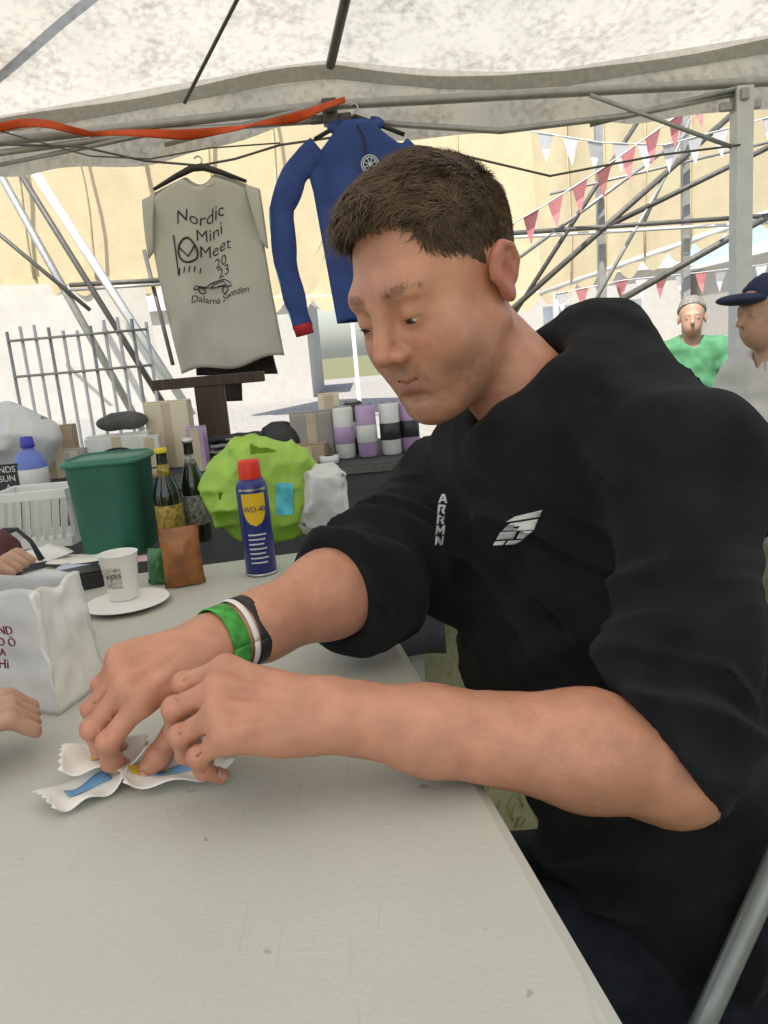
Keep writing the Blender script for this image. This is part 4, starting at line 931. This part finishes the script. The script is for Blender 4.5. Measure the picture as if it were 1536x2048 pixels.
# maroon pouch
M_MAR = mat('maroon_cloth', (.10, .035, .035), rough=.85, noise=20, namt=.35, bump=.3, bscale=200)
t, fm = crumple('pouch', 'dark maroon cloth pouch with black straps at the left edge', 'pouch', on(8, 1172) + [-.01, .02, .001], (.045, .05, .050), M_MAR, 90, fr=14, amp=.006)
for k in range(2):
    c0 = on(20, 1140) + [0, 0, .05]; part('strap', MB().tube([c0 + [0, 0, .02 + .01 * k], c0 + [.03, -.005, .03], c0 + [.055, -.01, .005], c0 + [.075, -.015 - .01 * k, -.035]], .004, 6), M_INK, t, smooth=True)
# ------------------------------------------------------------------ hanging clothes
M_HANG = mat('black_hanger', (.03, .025, .022), rough=.4, noise=30, namt=.3)
def garment(name, label, cat, P, outl, m, thick, seed, foldamp, Y, parts=()):
    """cloth cut from an outline (given in metres about P, z up), with folds and a real thickness"""
    t = thing(name, label, cat, P)
    for nm, fn, nu, nv, mm in parts: part(nm, MB().grid(fn, nu, nv), mm, t, smooth=True, solid=thick)
    return t
def panel(P, xl, xr, z0, z1, seed, amp, dy=0, nu=36, nv=44, sway=.0):
    """front or back of a garment: xl(v), xr(v) are the side outlines from the top (v=0) to the hem"""
    def fn(u, v):
        a, b = xl(v), xr(v); x = a + (b - a) * u; z = z0(u) + (z1(u) - z0(u)) * v
        puff = math.sin(PI * min(max(u, 0), 1)) ** .5
        f = amp * (math.sin(x * 38 + 2.2 * n1(x, z, seed, 5, seed)) * (.25 + .75 * v) + 1.2 * n1(x * 1.6, z, seed, 7, seed + 1))
        return np.array(P) + np.array([x + sway * v, dy * puff + f, z])
    return fn, nu, nv
# the pale printed T-shirt
Yt = 2.93; PT = Yp(398, 356, Yt); sc = Yt / FPX * 1.02
def pxm(x, y): q_ = Yp(x, y, Yt) - PT; return q_[0], q_[2]
M_TEE = mat('pale_cotton', (.56, .54, .48), rough=.9, spec=.15, noise=8, namt=.05, bump=.15, bscale=500, trans=.15)
tee = thing('hanging_t_shirt', 'pale T-shirt with black print hanging from the canopy frame', 'T-shirt', PT)
def L(pts):
    v = [p[0] for p in pts]; x = [p[1] for p in pts]; return lambda q_: float(np.interp(q_, v, x))
xl = L([(0, -.165), (.05, -.192), (.3, -.195), (.6, -.182), (1, -.155)]); xr = L([(0, .165), (.05, .192), (.3, .20), (.6, .21), (1, .23)])
def topz(u): x = abs(u - .5) * 2; return -.005 - .055 * max(0, x - .30) ** 1.2 * 1.3 - (.030 * math.cos(min(1, x / .30) * PI / 2) if x < .30 else 0)
hemz = lambda u: -.655 + .03 * (u - .5) + .012 * math.sin(9 * u)
fn, nu, nv = panel(PT, xl, xr, topz, hemz, 3, .015, -.025); part('front', MB().grid(fn, nu, nv), M_TEE, tee, smooth=True, solid=.002)
fb, nu, nv = panel(PT, xl, xr, lambda u: topz(u) + .018, hemz, 9, .010, .03); part('back', MB().grid(fb, nu, nv), M_TEE, tee, smooth=True, solid=.002)
for s_ in (-1, 1):
    def slv(u, v, s_=s_):
        a = np.array([s_ * (.158 + .05 * v), 0, -.035 - .02 * v]); b = np.array([s_ * (.195 + .02 * v), 0, -.24 - .02 * v])
        ang = 2 * PI * u; k = .5 - .5 * math.cos(ang); p = a + (b - a) * k; return PT + p + [0, .022 * math.sin(ang), .004 * math.sin(20 * k)]
    part('sleeve', MB().grid(slv, 24, 5), M_TEE, tee, smooth=True, solid=.002)
part('collar', MB().tube([PT + [.075 * math.sin(a), -.012 - .010 * math.cos(a), -.010 - .026 * math.cos(a)] for a in np.linspace(-1.5, 1.5, 14)], .006, 6), M_TEE, tee, smooth=True)
def onfront(x, z): return fn((x - xl(-z/ .655)) / (xr(-z/ .655) - xl(-z/ .655)), min(1, max(0, (z - topz(.5)) / (hemz(.5) - topz(.5)))))
def fronttext(s_, size, x, z, shear=0., rot=0., sp=1.):
    o_ = text('print', s_, size, M_INK, None, np.eye(3), (0, 0, 0), shear=shear, spacing=sp, depth=0); o_.parent = tee; c_, d_ = math.cos(rot), math.sin(rot)
    for v in o_.data.vertices:
        X_, Z_ = x + v.co.x * c_ - v.co.y * d_, z + v.co.x * d_ + v.co.y * c_; p = onfront(X_, Z_) + [0, -.0035, 0]; v.co = Vector(p - PT)
fronttext('Nordic', .060, -.010, -.165, .25, .06); fronttext('Mini', .056, .016, -.218, .10, .05); fronttext('Meet', .056, .030, -.272, .15, .05)
fronttext('20', .046, .045, -.315); fronttext('23', .046, .052, -.350); fronttext('Dalarna Sweden', .034, .03, -.432, .3, .07, .95)
ring = MB(); ring.tube([onfront(-.065 + .034 * math.cos(a), -.262 + .040 * math.sin(a)) + [0, -.005, 0] for a in np.linspace(0, 2 * PI, 30)], .0035, 5, False)
ring.tube([onfront(-.092, -.25) + [0, -.005, 0], onfront(-.065, -.283) + [0, -.005, 0], onfront(-.040, -.245) + [0, -.005, 0]], .003, 5); ring.tube([onfront(-.112, -.20) + [0, -.004, 0], onfront(-.108, -.34) + [0, -.004, 0]], .0025, 5)
for k in range(5): ring.tube([onfront(-.10 + .018 * k, -.315) + [0, -.004, 0], onfront(-.106 + .018 * k, -.335) + [0, -.004, 0]], .002, 5)
part('print', ring, M_INK, tee, smooth=True)
car = MB(); cz = -.395
for pts in ([(-.06, cz), (-.055, cz + .012), (-.02, cz + .016), (.0, cz + .034), (.05, cz + .036), (.07, cz + .014), (.075, cz), (-.06, cz)], [(-.005, cz + .016), (.008, cz + .030), (.046, cz + .031), (.056, cz + .014), (-.005, cz + .016)]):
    car.tube([onfront(x, z) + [0, -.004, 0] for x, z in pts], .002, 5)
for xx in (-.035, .05): car.tube([onfront(xx + .011 * math.cos(a), cz + .011 * math.sin(a)) + [0, -.004, 0] for a in np.linspace(0, 2 * PI, 14)], .002, 5, False)
part('print', car, M_INK, tee)
hk = thing('clothes_hanger', 'dark clothes hanger in the neck of the pale T-shirt', 'hanger', PT + [0, 0, .03])
part('bar', MB().tube([PT + [-.165, 0, -.025], PT + [-.08, 0, .012], PT + [-.02, 0, .034], PT + [.02, 0, .034], PT + [.08, 0, .012], PT + [.165, 0, -.025]], [.006, .010, .013, .013, .010, .006], 8), M_HANG, hk, smooth=True)
part('hook', MB().tube([PT + [0, 0, .034]] + [PT + [.014 * math.sin(a), .02, .062 - .014 * math.cos(a)] for a in np.linspace(0, 4.2, 12)], .003, 6), M_TIN, hk, smooth=True)
# dark garment behind it whose hem shows below the T-shirt
PB = Yp(448, 560, 3.02); M_BLACKG = mat('black_garment', (.030, .022, .018), rough=.9, noise=20, namt=.3)
dk = thing('hanging_garment', 'dark brown garment behind the pale T-shirt showing only below its hem', 'garment', PB)
fd, nu, nv = panel(PB, L([(0, -.12), (1, -.15)]), L([(0, .12), (1, .16)]), lambda u: 0, lambda u: -.34 - .02 * u + (-.10 if .22 < u < .55 else 0), 15, .010); part('cloth', MB().grid(fd, 40, 30), M_BLACKG, dk, smooth=True, solid=.004)
# the navy jacket
Yj = 2.96; PJ = Yp(712, 258, Yj); M_NAVY = mat('navy_cloth', (.045, .078, .25), rough=.85, spec=.2, noise=10, namt=.2, bump=.2, bscale=400)
jk = thing('hanging_jacket', 'blue jacket with round chest badge hanging beside the pale T-shirt', 'jacket', PJ)
jl = L([(0, -.13), (.06, -.185), (.2, -.17), (1, -.13)]); jr = L([(0, .13), (.08, .225), (.3, .23), (1, .25)])
jt = lambda u: .02 - .16 * max(0, abs(u - .5) * 2 - .30) ** 1.3
fj, nu, nv = panel(PJ, jl, jr, jt, lambda u: -.66 + .01 * math.sin(12 * u), 5, .011, -.04); part('front', MB().grid(fj, nu, nv), M_NAVY, jk, smooth=True, solid=.003)
fk, nu, nv = panel(PJ, jl, jr, lambda u: jt(u) + .01, lambda u: -.66, 7, .011, .04); part('back', MB().grid(fk, nu, nv), M_NAVY, jk, smooth=True, solid=.003)
def jsl(path, nm, r0, r1):
    P_ = np.array([Yp(x, y, Yj + .01) for x, y in path]); return P_
for path in (((640, 300), (590, 345), (563, 420), (570, 520), (590, 600), (606, 655)), ((795, 300), (845, 350), (880, 450), (890, 560), (900, 650))):
    P_ = np.array([Yp(x, y, Yj) for x, y in path]); tt_ = np.linspace(0, 1, 24); Pi = np.array([[np.interp(q_, np.linspace(0, 1, len(P_)), P_[:, i]) for i in range(3)] for q_ in tt_])
    mb = MB().tube(Pi, [.052 - .016 * q_ + .003 * math.sin(26 * q_) for q_ in tt_], 14); V = np.array(mb.v); V[:, 1] = Yj + (V[:, 1] - Yj) * .55 + .004 * vnoise(V, 25, 5); mb.v = [tuple(x) for x in V]
    sl = part('sleeve', mb, M_NAVY, jk, smooth=True)
    e_ = Pi[-1]; d_ = Pi[-1] - Pi[-3]; d_ /= np.linalg.norm(d_); part('cuff', MB().tube([e_ - d_ * .012, e_, e_ + d_ * .028], [.034, .036, .035], 14), mat('red_cuff', (.45, .02, .03), rough=.8, noise=30, namt=.15), jk, smooth=True)
    off = np.array([-.050 if path[0][0] < 700 else .050, 0, 0]); k = np.linspace(1, .62, 24)[:, None]
    part('piping', MB().tube(Pi[3:] + (off * k)[3:], .005, 6), mat('cyan_piping', (.12, .50, .62), rough=.6, noise=30, namt=.1), jk, smooth=True)
part('collar', MB().tube([PJ + [.085 * math.sin(a), -.03 * math.cos(a), .012 - .02 * math.cos(a)] for a in np.linspace(-2.4, 2.4, 18)], .017, 8), M_NAVY, jk, smooth=True)
bc = PJ + np.array(Yp(740, 336, Yj) - PJ) + [0, -.058, 0]
mb = MB()
for r_ in (.030, .023): mb.tube([bc + [r_ * math.cos(a), 0, r_ * math.sin(a)] for a in np.linspace(0, 2 * PI, 26)], .0022, 5, False)
for k in range(4): a = k * PI / 4 + .4; mb.tube([bc + [.021 * math.cos(a), 0, .021 * math.sin(a)], bc - [.021 * math.cos(a), 0, .021 * math.sin(a)]], .0018, 5)
mb.tube([bc + [-.004, 0, -.034], bc + [.034, 0, -.030]], .004, 5); part('badge', mb, M_PRINT, jk)
part('zip', MB().tube([fj(.5, v) + [0, -.004, 0] for v in np.linspace(.03, 1, 20)], .004, 5), M_INK, jk)
hk = thing('clothes_hanger', 'dark clothes hanger holding up the blue jacket', 'hanger', PJ + [0, 0, .05])
part('bar', MB().tube([PJ + [-.15, .01, -.02], PJ + [-.06, .01, .02], PJ + [0, .01, .045], PJ + [.06, .01, .02], PJ + [.17, .01, -.03]], .008, 8), M_HANG, hk, smooth=True)
part('hook', MB().tube([PJ + [0, .01, .045]] + [PJ + [.013 * math.sin(a), .02, .075 - .013 * math.cos(a)] for a in np.linspace(0, 4.2, 12)], .003, 6), M_TIN, hk, smooth=True)

# ------------------------------------------------------------------ display table
Yd = 2.62; zt = .76; dl, dr_ = Yp(-260, 960, 2.45)[0], Yp(850, 890, 2.45)[0]
dt = thing('display_table', 'sales table under dark grey cloth behind the near table', 'table', ((dl + dr_) / 2, Yd, 0))
M_CHAR = mat('charcoal_cloth', (.055, .056, .062), rough=.9, noise=12, namt=.2, bump=.2, bscale=300); M_WOOD = mat('ply', (.36, .27, .18), rough=.6, noise=4, namt=.2, stretch=(1, 8, 8))
part('board', MB().box(((dl + dr_) / 2, Yd, zt - .018), (dr_ - dl, .62, .030)), M_WOOD, dt, bevel=.003)
part('cloth', MB().grid(lambda u, v: (dl - .01 + (dr_ - dl + .02) * u, Yd - .322 - .012 * math.sin(u * 70 + n1(u * 9, v, 0, 2, 2)) * max(0, v - .2), zt + .002 - .62 * v), 120, 8), M_CHAR, dt, smooth=True, solid=.003)
part('cloth_top', MB().box(((dl + dr_) / 2, Yd, zt), (dr_ - dl + .02, .645, .004)), M_CHAR, dt)
part('cloth_edge', MB().box(((dl + dr_) / 2, Yd - .328, zt - .012), (dr_ - dl + .03, .010, .020)), mat('dark_edge', (.10, .10, .10), rough=.7, noise=30, namt=.2), dt)
for sx in (dl + .08, dr_ - .08):
    for sy in (-.26, .26): part('leg', MB().box((sx, Yd + sy, .36), (.035, .035, .72)), M_TUBE, dt)
def dp(x, y, Y=2.5): p = Yp(x, y, Y); return np.array([p[0], Y, zt + .0025])
# cans
M_CR = mat('can_lilac', (.40, .27, .46), rough=.3, spec=.5, noise=14, namt=.15, coat=.3); M_CW = mat('can_white', (.62, .63, .60), rough=.3, spec=.5, noise=14, namt=.08); M_CBk = mat('can_black', (.03, .03, .035), rough=.3, noise=14, namt=.2)
def can(x, Y, h, r, m, m2, lb):
    c = dp(x, 880, Y); t = thing('drinks_can', lb, 'can', c, 'row of tins on the sales table')
    part('body', MB().lathe([(r * .8, .0), (r, .006), (r, h - .008), (r * .84, h - .001)], c, n=24), m, t, smooth=True); part('lid', MB().lathe([(r * .80, h - .002), (r * .86, h), (r * .82, h + .001), (r * .76, h - .004), (.001, h - .004)], c, n=24), M_TIN, t, smooth=True)
    part('band', MB().lathe([(r + .0006, h * .3), (r + .0009, h * .302), (r + .0009, h * .62), (r + .0006, h * .622)], c, n=24), m2, t, smooth=True)
can(690, 2.46, .165, .032, M_CW, M_CR, 'white tin with lilac band at the left end of the row'); can(735, 2.45, .165, .032, M_CR, M_CW, 'lilac tin with white band next to the white one')
can(782, 2.46, .165, .032, M_CW, M_CBk, 'white tin with black band in the middle of the row'); can(820, 2.49, .165, .032, M_CR, M_CBk, 'lilac tin with black band by the chin of the man'); can(712, 2.58, .17, .033, M_CBk, M_CW, 'black tin standing in the back of the row')
def carton(x, Y, s3, m, rz, lb, name='carton', extra=None, z=0, grp='boxes on the sales table'):
    c = dp(x, 880, Y) + [0, 0, z]; R = rotz(rz); t = thing(name, lb, 'box', c, grp)
    part('box_body', MB().box(c + [0, 0, s3[2] / 2], s3, R), m, t, bevel=.003)
    part('lid_flap', MB().box(c + [0, 0, s3[2] + .0025], (s3[0] + .003, s3[1] * .52, .003), R), m, t); part('tape', MB().box(c + R @ np.array([0, -s3[1] / 2 - .0008, s3[2] * .5]), (.03, .001, s3[2] * .98), R), mat('tape', (.5, .42, .3), rough=.3, noise=20, namt=.1), t)
    return c, R, t
M_KRAFT = mat('kraft_card', (.34, .27, .19), rough=.8, noise=12, namt=.1); M_CREAMC = mat('cream_card', (.66, .58, .44), rough=.7, noise=12, namt=.06); M_GREYC = mat('grey_card', (.33, .32, .30), rough=.8, noise=12, namt=.1)
carton(625, 2.55, (.135, .12, .15), M_GREYC, .1, 'grey cardboard box behind the white plastic bag'); carton(618, 2.45, (.11, .07, .055), M_KRAFT, -.2, 'low kraft box in front of the grey cardboard box')
carton(520, 2.44, (.13, .10, .065), mat('black_plastic', (0, 0, 0)), .15, 'low black box left of the kraft box'); carton(345, 2.62, (.15, .05, .22), M_CREAMC, -.12, 'tall cream carton behind the green tub')
c, R, t = carton(240, 2.55, (.20, .10, .13), M_CW, .06, 'white box with black oval badge left of the cream carton', z=0)
mb = MB(); mb.tube([c + R @ np.array([.055 * math.cos(a), -.0535, .065 + .026 * math.sin(a)]) for a in np.linspace(0, 2 * PI, 24)], .004, 5, False); mb.tube([c + R @ np.array([x, -.0535, .065 + .010 * math.sin(40 * x)]) for x in np.linspace(-.04, .04, 12)], .0035, 5); part('badge', mb, M_INK, t)
t, _ = crumple('cloth_bundle', 'dark grey cloth bundle on top of the white badge box', 'cloth', dp(240, 800, 2.56) + [0, 0, .137], (.085, .05, .035), mat('grey_cloth', (.09, .09, .085), rough=.9, noise=20, namt=.3), 95, amp=.008, vox=.006)
crumple('plastic_sack', 'heap of clear white plastic sacking at far left', 'sack', dp(30, 840, 2.6), (.15, .12, .13), mat('white_plastic', (.7, .7, .7)), 97, fr=6, amp=.02, vox=.008)
crumple('cloth_bundle', 'small cyan cloth bundle left of the white badge box', 'cloth', dp(178, 870, 2.42), (.042, .04, .045), mat('cyan_cloth', (.13, .40, .45), rough=.8, noise=20, namt=.25), 99, amp=.007, vox=.006)
crumple('black_bag', 'limp black bag lying against the grey cardboard box', 'bag', dp(560, 880, 2.5), (.07, .05, .065), mat('black_plastic', (0, 0, 0)), 102, amp=.009, vox=.006)
# more goods crowding the sales table
M_SHG = mat('folded_grey', (.30, .30, .30), rough=.9, noise=14, namt=.12, bump=.2, bscale=200); M_SHB = mat('folded_black', (.03, .03, .033), rough=.9, noise=14, namt=.2)
def folded(x, Y, n, m, lb, rz=0.):
    for k in range(n):
        c = dp(x, 880, Y) + [0, 0, .019 * k]; t = thing('folded_shirt', lb[k], 'shirt', c, 'folded shirts on the sales table'); R = rotz(rz + .05 * math.sin(3 * k))
        def fn(u, v): a = 2 * PI * v; e = .075; return c + R @ np.array([(u - .5) * .17, e * math.copysign(abs(math.cos(a)) ** .5, math.cos(a)), .0095 + .0085 * math.copysign(abs(math.sin(a)) ** .8, math.sin(a)) + .0015 * math.sin(20 * u + k)])
        part('cloth', MB().grid(fn, 14, 18), m[k % len(m)], t, smooth=True); part('collar', MB().box(c + R @ np.array([0, -.074, .0115]), (.06, .006, .006), R), M_SHB if k % 2 else M_SHG, t)
folded(640, 2.62, 0, [M_SHG], [])
folded(475, 2.60, 5, [M_SHG, M_SHB, M_SHG], ['lowest folded shirt left of the low black box', 'black folded shirt second from the bottom', 'grey folded shirt in the middle of the pile', 'grey folded shirt under the top one', 'topmost folded shirt of the pile'], .1)
def roll(x, Y, r, h, m, lb):
    c = dp(x, 880, Y); t = thing('tape_roll', lb, 'tape', c, 'tape rolls on the sales table'); part('tape', MB().lathe([(r * .6, 0), (r, .001), (r, h), (r * .6, h + .001)], c, n=26), m, t, smooth=True); part('core', MB().lathe([(r * .52, .001), (r * .6, .0005), (r * .6, h + .0015), (r * .52, h + .001)], c, n=26), M_KRAFT, t, smooth=True)
roll(300, 2.40, .035, .03, M_KRAFT, 'brown tape roll in front of the cream carton'); roll(655, 2.37, .03, .025, M_CW, 'white tape roll at the front of the sales table')
carton(118, 2.62, (.11, .09, .17), M_KRAFT, .2, 'kraft carton beside the white plastic sacking'); carton(150, 2.50, (.07, .05, .10), M_GREYC, -.1, 'small grey carton in front of the kraft carton'); carton(300, 2.50, (.06, .045, .12), M_CW, .1, 'narrow white carton right of the badge box')
carton(395, 2.47, (.055, .04, .14), M_CR, -.15, 'narrow lilac carton behind the dark bottles'); carton(665, 2.60, (.07, .05, .20), M_CREAMC, .05, 'tall narrow cream carton left of the tins')
# black cap on a stand
c = dp(430, 860, 2.68); t = thing('cap_stand', 'dark wooden T-shaped stand among the goods', 'stand', c); M_DW = mat('dark_wood', (.05, .032, .022), rough=.6, noise=6, namt=.3, stretch=(8, 8, 1))
part('foot', MB().box(c + [0, 0, .012], (.16, .12, .022)), M_DW, t, bevel=.003); part('post', MB().box(c + [0, 0, .14], (.10, .03, .235)), M_DW, t, bevel=.003); part('crossbar', MB().box(c + [0, 0, .275], (.38, .035, .035)), M_DW, t, bevel=.003)
# blue bottle and black tag board
c = dp(62, 930, 2.34); t = thing('cleaner_bottle', 'blue plastic bottle with darker cap at far left', 'bottle', c); M_BLU = mat('blue_plastic', (.14, .20, .55), rough=.35, noise=10, namt=.12)
part('body', MB().lathe([(.04, 0), (.046, .005), (.046, .085), (.035, .115), (.016, .128), (.016, .135)], c, n=28), M_BLU, t, smooth=True); part('cap', MB().lathe([(.02, .134), (.021, .136), (.018, .165), (.001, .167)], c, n=20), mat('deep_blue', (.05, .05, .42), rough=.4, noise=10, namt=.1), t, smooth=True)
part('label', MB().lathe([(.0465, .02), (.0468, .0205), (.0468, .07), (.0465, .0705)], c, n=28), M_CW, t, smooth=True)
c = dp(52, 950, 2.305) + [-.055, 0, 0]; t = thing('tag_board', 'small black sign with white letters beside the blue bottle', 'sign', c); part('board', MB().box(c + [0, 0, .05], (.085, .008, .085)), M_INK, t, bevel=.001); part('foot', MB().box(c + [0, .018, .003], (.05, .04, .006)), M_INK, t)
for k, s_ in enumerate(('INDS', 'SUN', 'A')): text('lettering', s_, .026, M_PRINT, t, np.column_stack([[1, 0, 0], [0, 0, 1], [0, -1, 0]]), c + [0, -.0045, .068 - .027 * k])
# metal rack of poles at left
rk = thing('wire_rack', 'grey wire display rack with upright bars at left', 'rack', Yp(120, 900, 3.4) * [1, 1, 0])
zr = Yp(120, 770, 3.4)[2]; x0, x1 = Yp(20, 700, 3.4)[0], Yp(300, 700, 3.4)[0]
for k in range(11):
    x = x0 + (x1 - x0) * k / 10; part('upright', MB().tube([(x, 3.4, .02), (x, 3.4, zr + .24 + .02 * math.sin(k))], .007, 6), M_TUBEW if k % 3 else M_TUBE, rk, smooth=True)
for z in (.3, .7, zr + .05, zr + .2): part('cross_wire', MB().tube([(x0, 3.39, z), (x1, 3.39, z)], .006, 6), M_TUBE, rk, smooth=True)
for s_ in (0, 1): part('foot', MB().box((x0 + (x1 - x0) * s_, 3.4, .012), (.04, .4, .022)), M_DARKT, rk)

# ------------------------------------------------------------------ people behind
def figure(label, seat_lb, base, face, shirt_m, hair_m, s_=1.0, hat=None, vox=.007, reach=None, shirt2=None, skin=(.46, .27, .19)):
    """a seated figure; base is the point under the hips, face the direction looked at (radians from +Y, clockwise)"""
    f = np.array([math.sin(face), math.cos(face), 0]); r = np.array([f[1], -f[0], 0]); u = np.array([0, 0, 1.]); base = np.array(base, float)
    g = lambda x, y, z: base + s_ * (x * r + y * f + z * u); M_SK = mat('skin_b', skin, rough=.55, noise=60, namt=.08, sss=.1)
    t = thing('person', label, 'person', base); hc = g(0, .06, 1.17); HRb = np.column_stack([r, f, u])
    rw, lw = (reach if reach else (g(.20, .40, .70), g(-.20, .40, .70))); res = g(.25, .12, .68), g(-.25, .12, .68)
    def bd(p):
        q = (p - hc) @ HRb / s_; d = ell(q, (0, -.015, .03), (.075, .096, .092)); d = smin(d, ell(q, (0, .03, -.04), (.058, .064, .08)), .03)
        d = smin(d, cap(q, (0, .088, .01), (0, .108, -.03), .008, .012), .01); d = smin(d, cap(q, (-.03, .08, .02), (.03, .08, .02), .01, .01), .015)
        for k in (1, -1):
            d = smax(d, -sph(q, (k * .03, .10, 0), .014), .01); d = smin(d, sph(q, (k * .03, .078, 0), .0125), .004); d = smin(d, ell(q, (k * .078, -.01, -.01), (.008, .018, .03)), .006)
        d = smin(d, cap(q, (-.018, .083, -.066), (.018, .083, -.066), .006, .006), .006); d = d * s_
        d = smin(d, cap(p, g(0, .04, 1.10), g(0, 0, .95), .055 * s_, .06 * s_), .02); d = smin(d, cap(p, g(0, 0, .98), g(0, 0, .55), .08, .08), .03)
        for el_, w_ in ((res[0], rw), (res[1], lw)):
            d = smin(d, cap(p, el_, w_, .043 * s_, .029 * s_), .01); ax = (w_ - el_) / np.linalg.norm(w_ - el_); sd_ = np.cross(ax, u); sd_ /= np.linalg.norm(sd_)
            h = cap(p, w_, w_ + ax * .06, .026, .03)
            for k in range(4): b_ = w_ + ax * .075 + sd_ * (.030 - .02 * k); h = np.minimum(h, smin(cap(p, b_, b_ + ax * .035 - u * .008, .0095, .0088), cap(p, b_ + ax * .035 - u * .008, b_ + ax * .055 - u * .03, .0088, .0075), .003))
            h = smin(h, cap(p, w_ + ax * .03 + sd_ * .03, w_ + ax * .075 + sd_ * .055 - u * .01, .012, .009), .008); d = smin(d, h, .01)
        return d
    lo = np.minimum(np.minimum(rw, lw), base - .35) - .16; hi = np.maximum(np.maximum(rw, lw), base + .35) + .16; lo[2] = .45; hi[2] = 1.5
    V, Q = surface(bd, lo, hi, vox); fastmesh('body', V, Q, M_SK, t)
    def sh(p):
        d = ell(p, g(0, 0, .78), (.17 * s_, .12 * s_, .29 * s_), HRb); d = smin(d, cap(p, g(.15, 0, .97), g(-.15, 0, .97), .075, .075), .06)
        for sd_, el_ in ((1, res[0]), (-1, res[1])): d = smin(d, cap(p, g(sd_ * .19, 0, .95), el_, .066, .056), .03)
        return smax(d + vnoise(p, 16, 5) * .008 + np.sin(p @ np.array([30., 20, 50]) + 3 * vnoise(p, 8, 6)) * .004, -cap(p, g(0, .02, 1.0), g(0, .05, 1.2), .06, .06), .01)
    V, Q = surface(sh, base + [-.4, -.4, .42], base + [.4, .4, 1.18], .012); fastmesh('shirt', V, Q, shirt_m, t)
    def tr(p):
        d = ell(p, g(0, -.02, .52), (.18, .15, .13), HRb)
        for k in (1, -1): d = smin(d, cap(p, g(k * .09, 0, .50), g(k * .11, .42, .48), .09, .07), .03); d = smin(d, cap(p, g(k * .11, .42, .48), g(k * .11, .42, .09), .065, .05), .03); d = smin(d, ell(p, g(k * .11, .48, .045), (.05, .12, .045), HRb), .02)
        return smax(d + vnoise(p, 14, 8) * .008, .004 - p[:, 2], .004)
    V, Q = surface(tr, base + [-.75, -.75, -.01], base + [.75, .75, .72], .016); fastmesh('trousers', V, Q, M_TROUS, t)
    def hr(p):
        q = (p - hc) @ HRb / s_; d = ell(q, (0, -.02, .04), (.081, .102, .093)) - .003 + vnoise(q, 60, 3) * .004; d = smax(d, -(q[:, 2] - (.035 if hat is None else .028) - np.clip(q[:, 1], -.05, .09) * .75 + np.where(q[:, 1] < -.02, .0, 0)), .01)
        if hat is not None: d = smin(d, smax(ell(q, (0, .10, .052), (.075, .085, .020)), .02 - q[:, 1], .01), .01)
        return d * s_
    V, Q = surface(hr, hc - .22, hc + .22, .006); fastmesh('cap' if hat is not None else 'hair', V, Q, hat or hair_m, t)
    st = thing('stool', seat_lb, 'stool', base * [1, 1, 0])
    part('seat', MB().box(base * [1, 1, 0] + [0, 0, .40], (.36, .36, .03), rotz(-face)), M_WP, st, bevel=.01)
    for a in (-1, 1):
        for b in (-1, 1): part('leg', MB().tube([base * [1, 1, 0] + [a * .13, b * .13, .39], base * [1, 1, 0] + [a * .17, b * .17, 0]], .012, 6), M_TUBE, st)
    return t
M_GSH = mat('green_shirt', (.06, .20, .09), rough=.85, noise=30, col2=(.09, .26, .13), detail=3); M_LSH = mat('cream_shirt', (.62, .60, .56), rough=.85, noise=14, namt=.06); M_NCAP = mat('navy_cap', (.02, .028, .07), rough=.8, noise=20, namt=.2); M_GHAIR = mat('grey_hair', (.22, .20, .18), rough=.6, noise=60, namt=.3)
def under(x, y, Y, zh): p = Yp(x, y, Y); return np.array([p[0], Y, p[2] - zh])
b = under(1383, 662, 4.7, 1.17); b[2] = 0; figure('person with cropped grey hair in a green top seated behind at right', 'white stool under the person with cropped grey hair', b, math.radians(200), M_GSH, M_GHAIR, .95)
b = under(1560, 668, 2.55, 1.17); b[2] = 0; figure('person in a navy cap and cream top at the right edge', 'white stool under the person in the navy cap', b, math.radians(255), M_LSH, M_GHAIR, .94, hat=M_NCAP)
hl = on(-40, 1525, .762); b = np.array([hl[0] - .52, hl[1] + .10, 0]); figure('person out of the frame at left with a hand on the near table', 'white stool at left under the person out of frame', b, math.radians(95), M_MAR, M_HAIR, 1.0, reach=(hl + [-.085, .0, .012], hl + [-.20, .34, .05]), vox=.005)
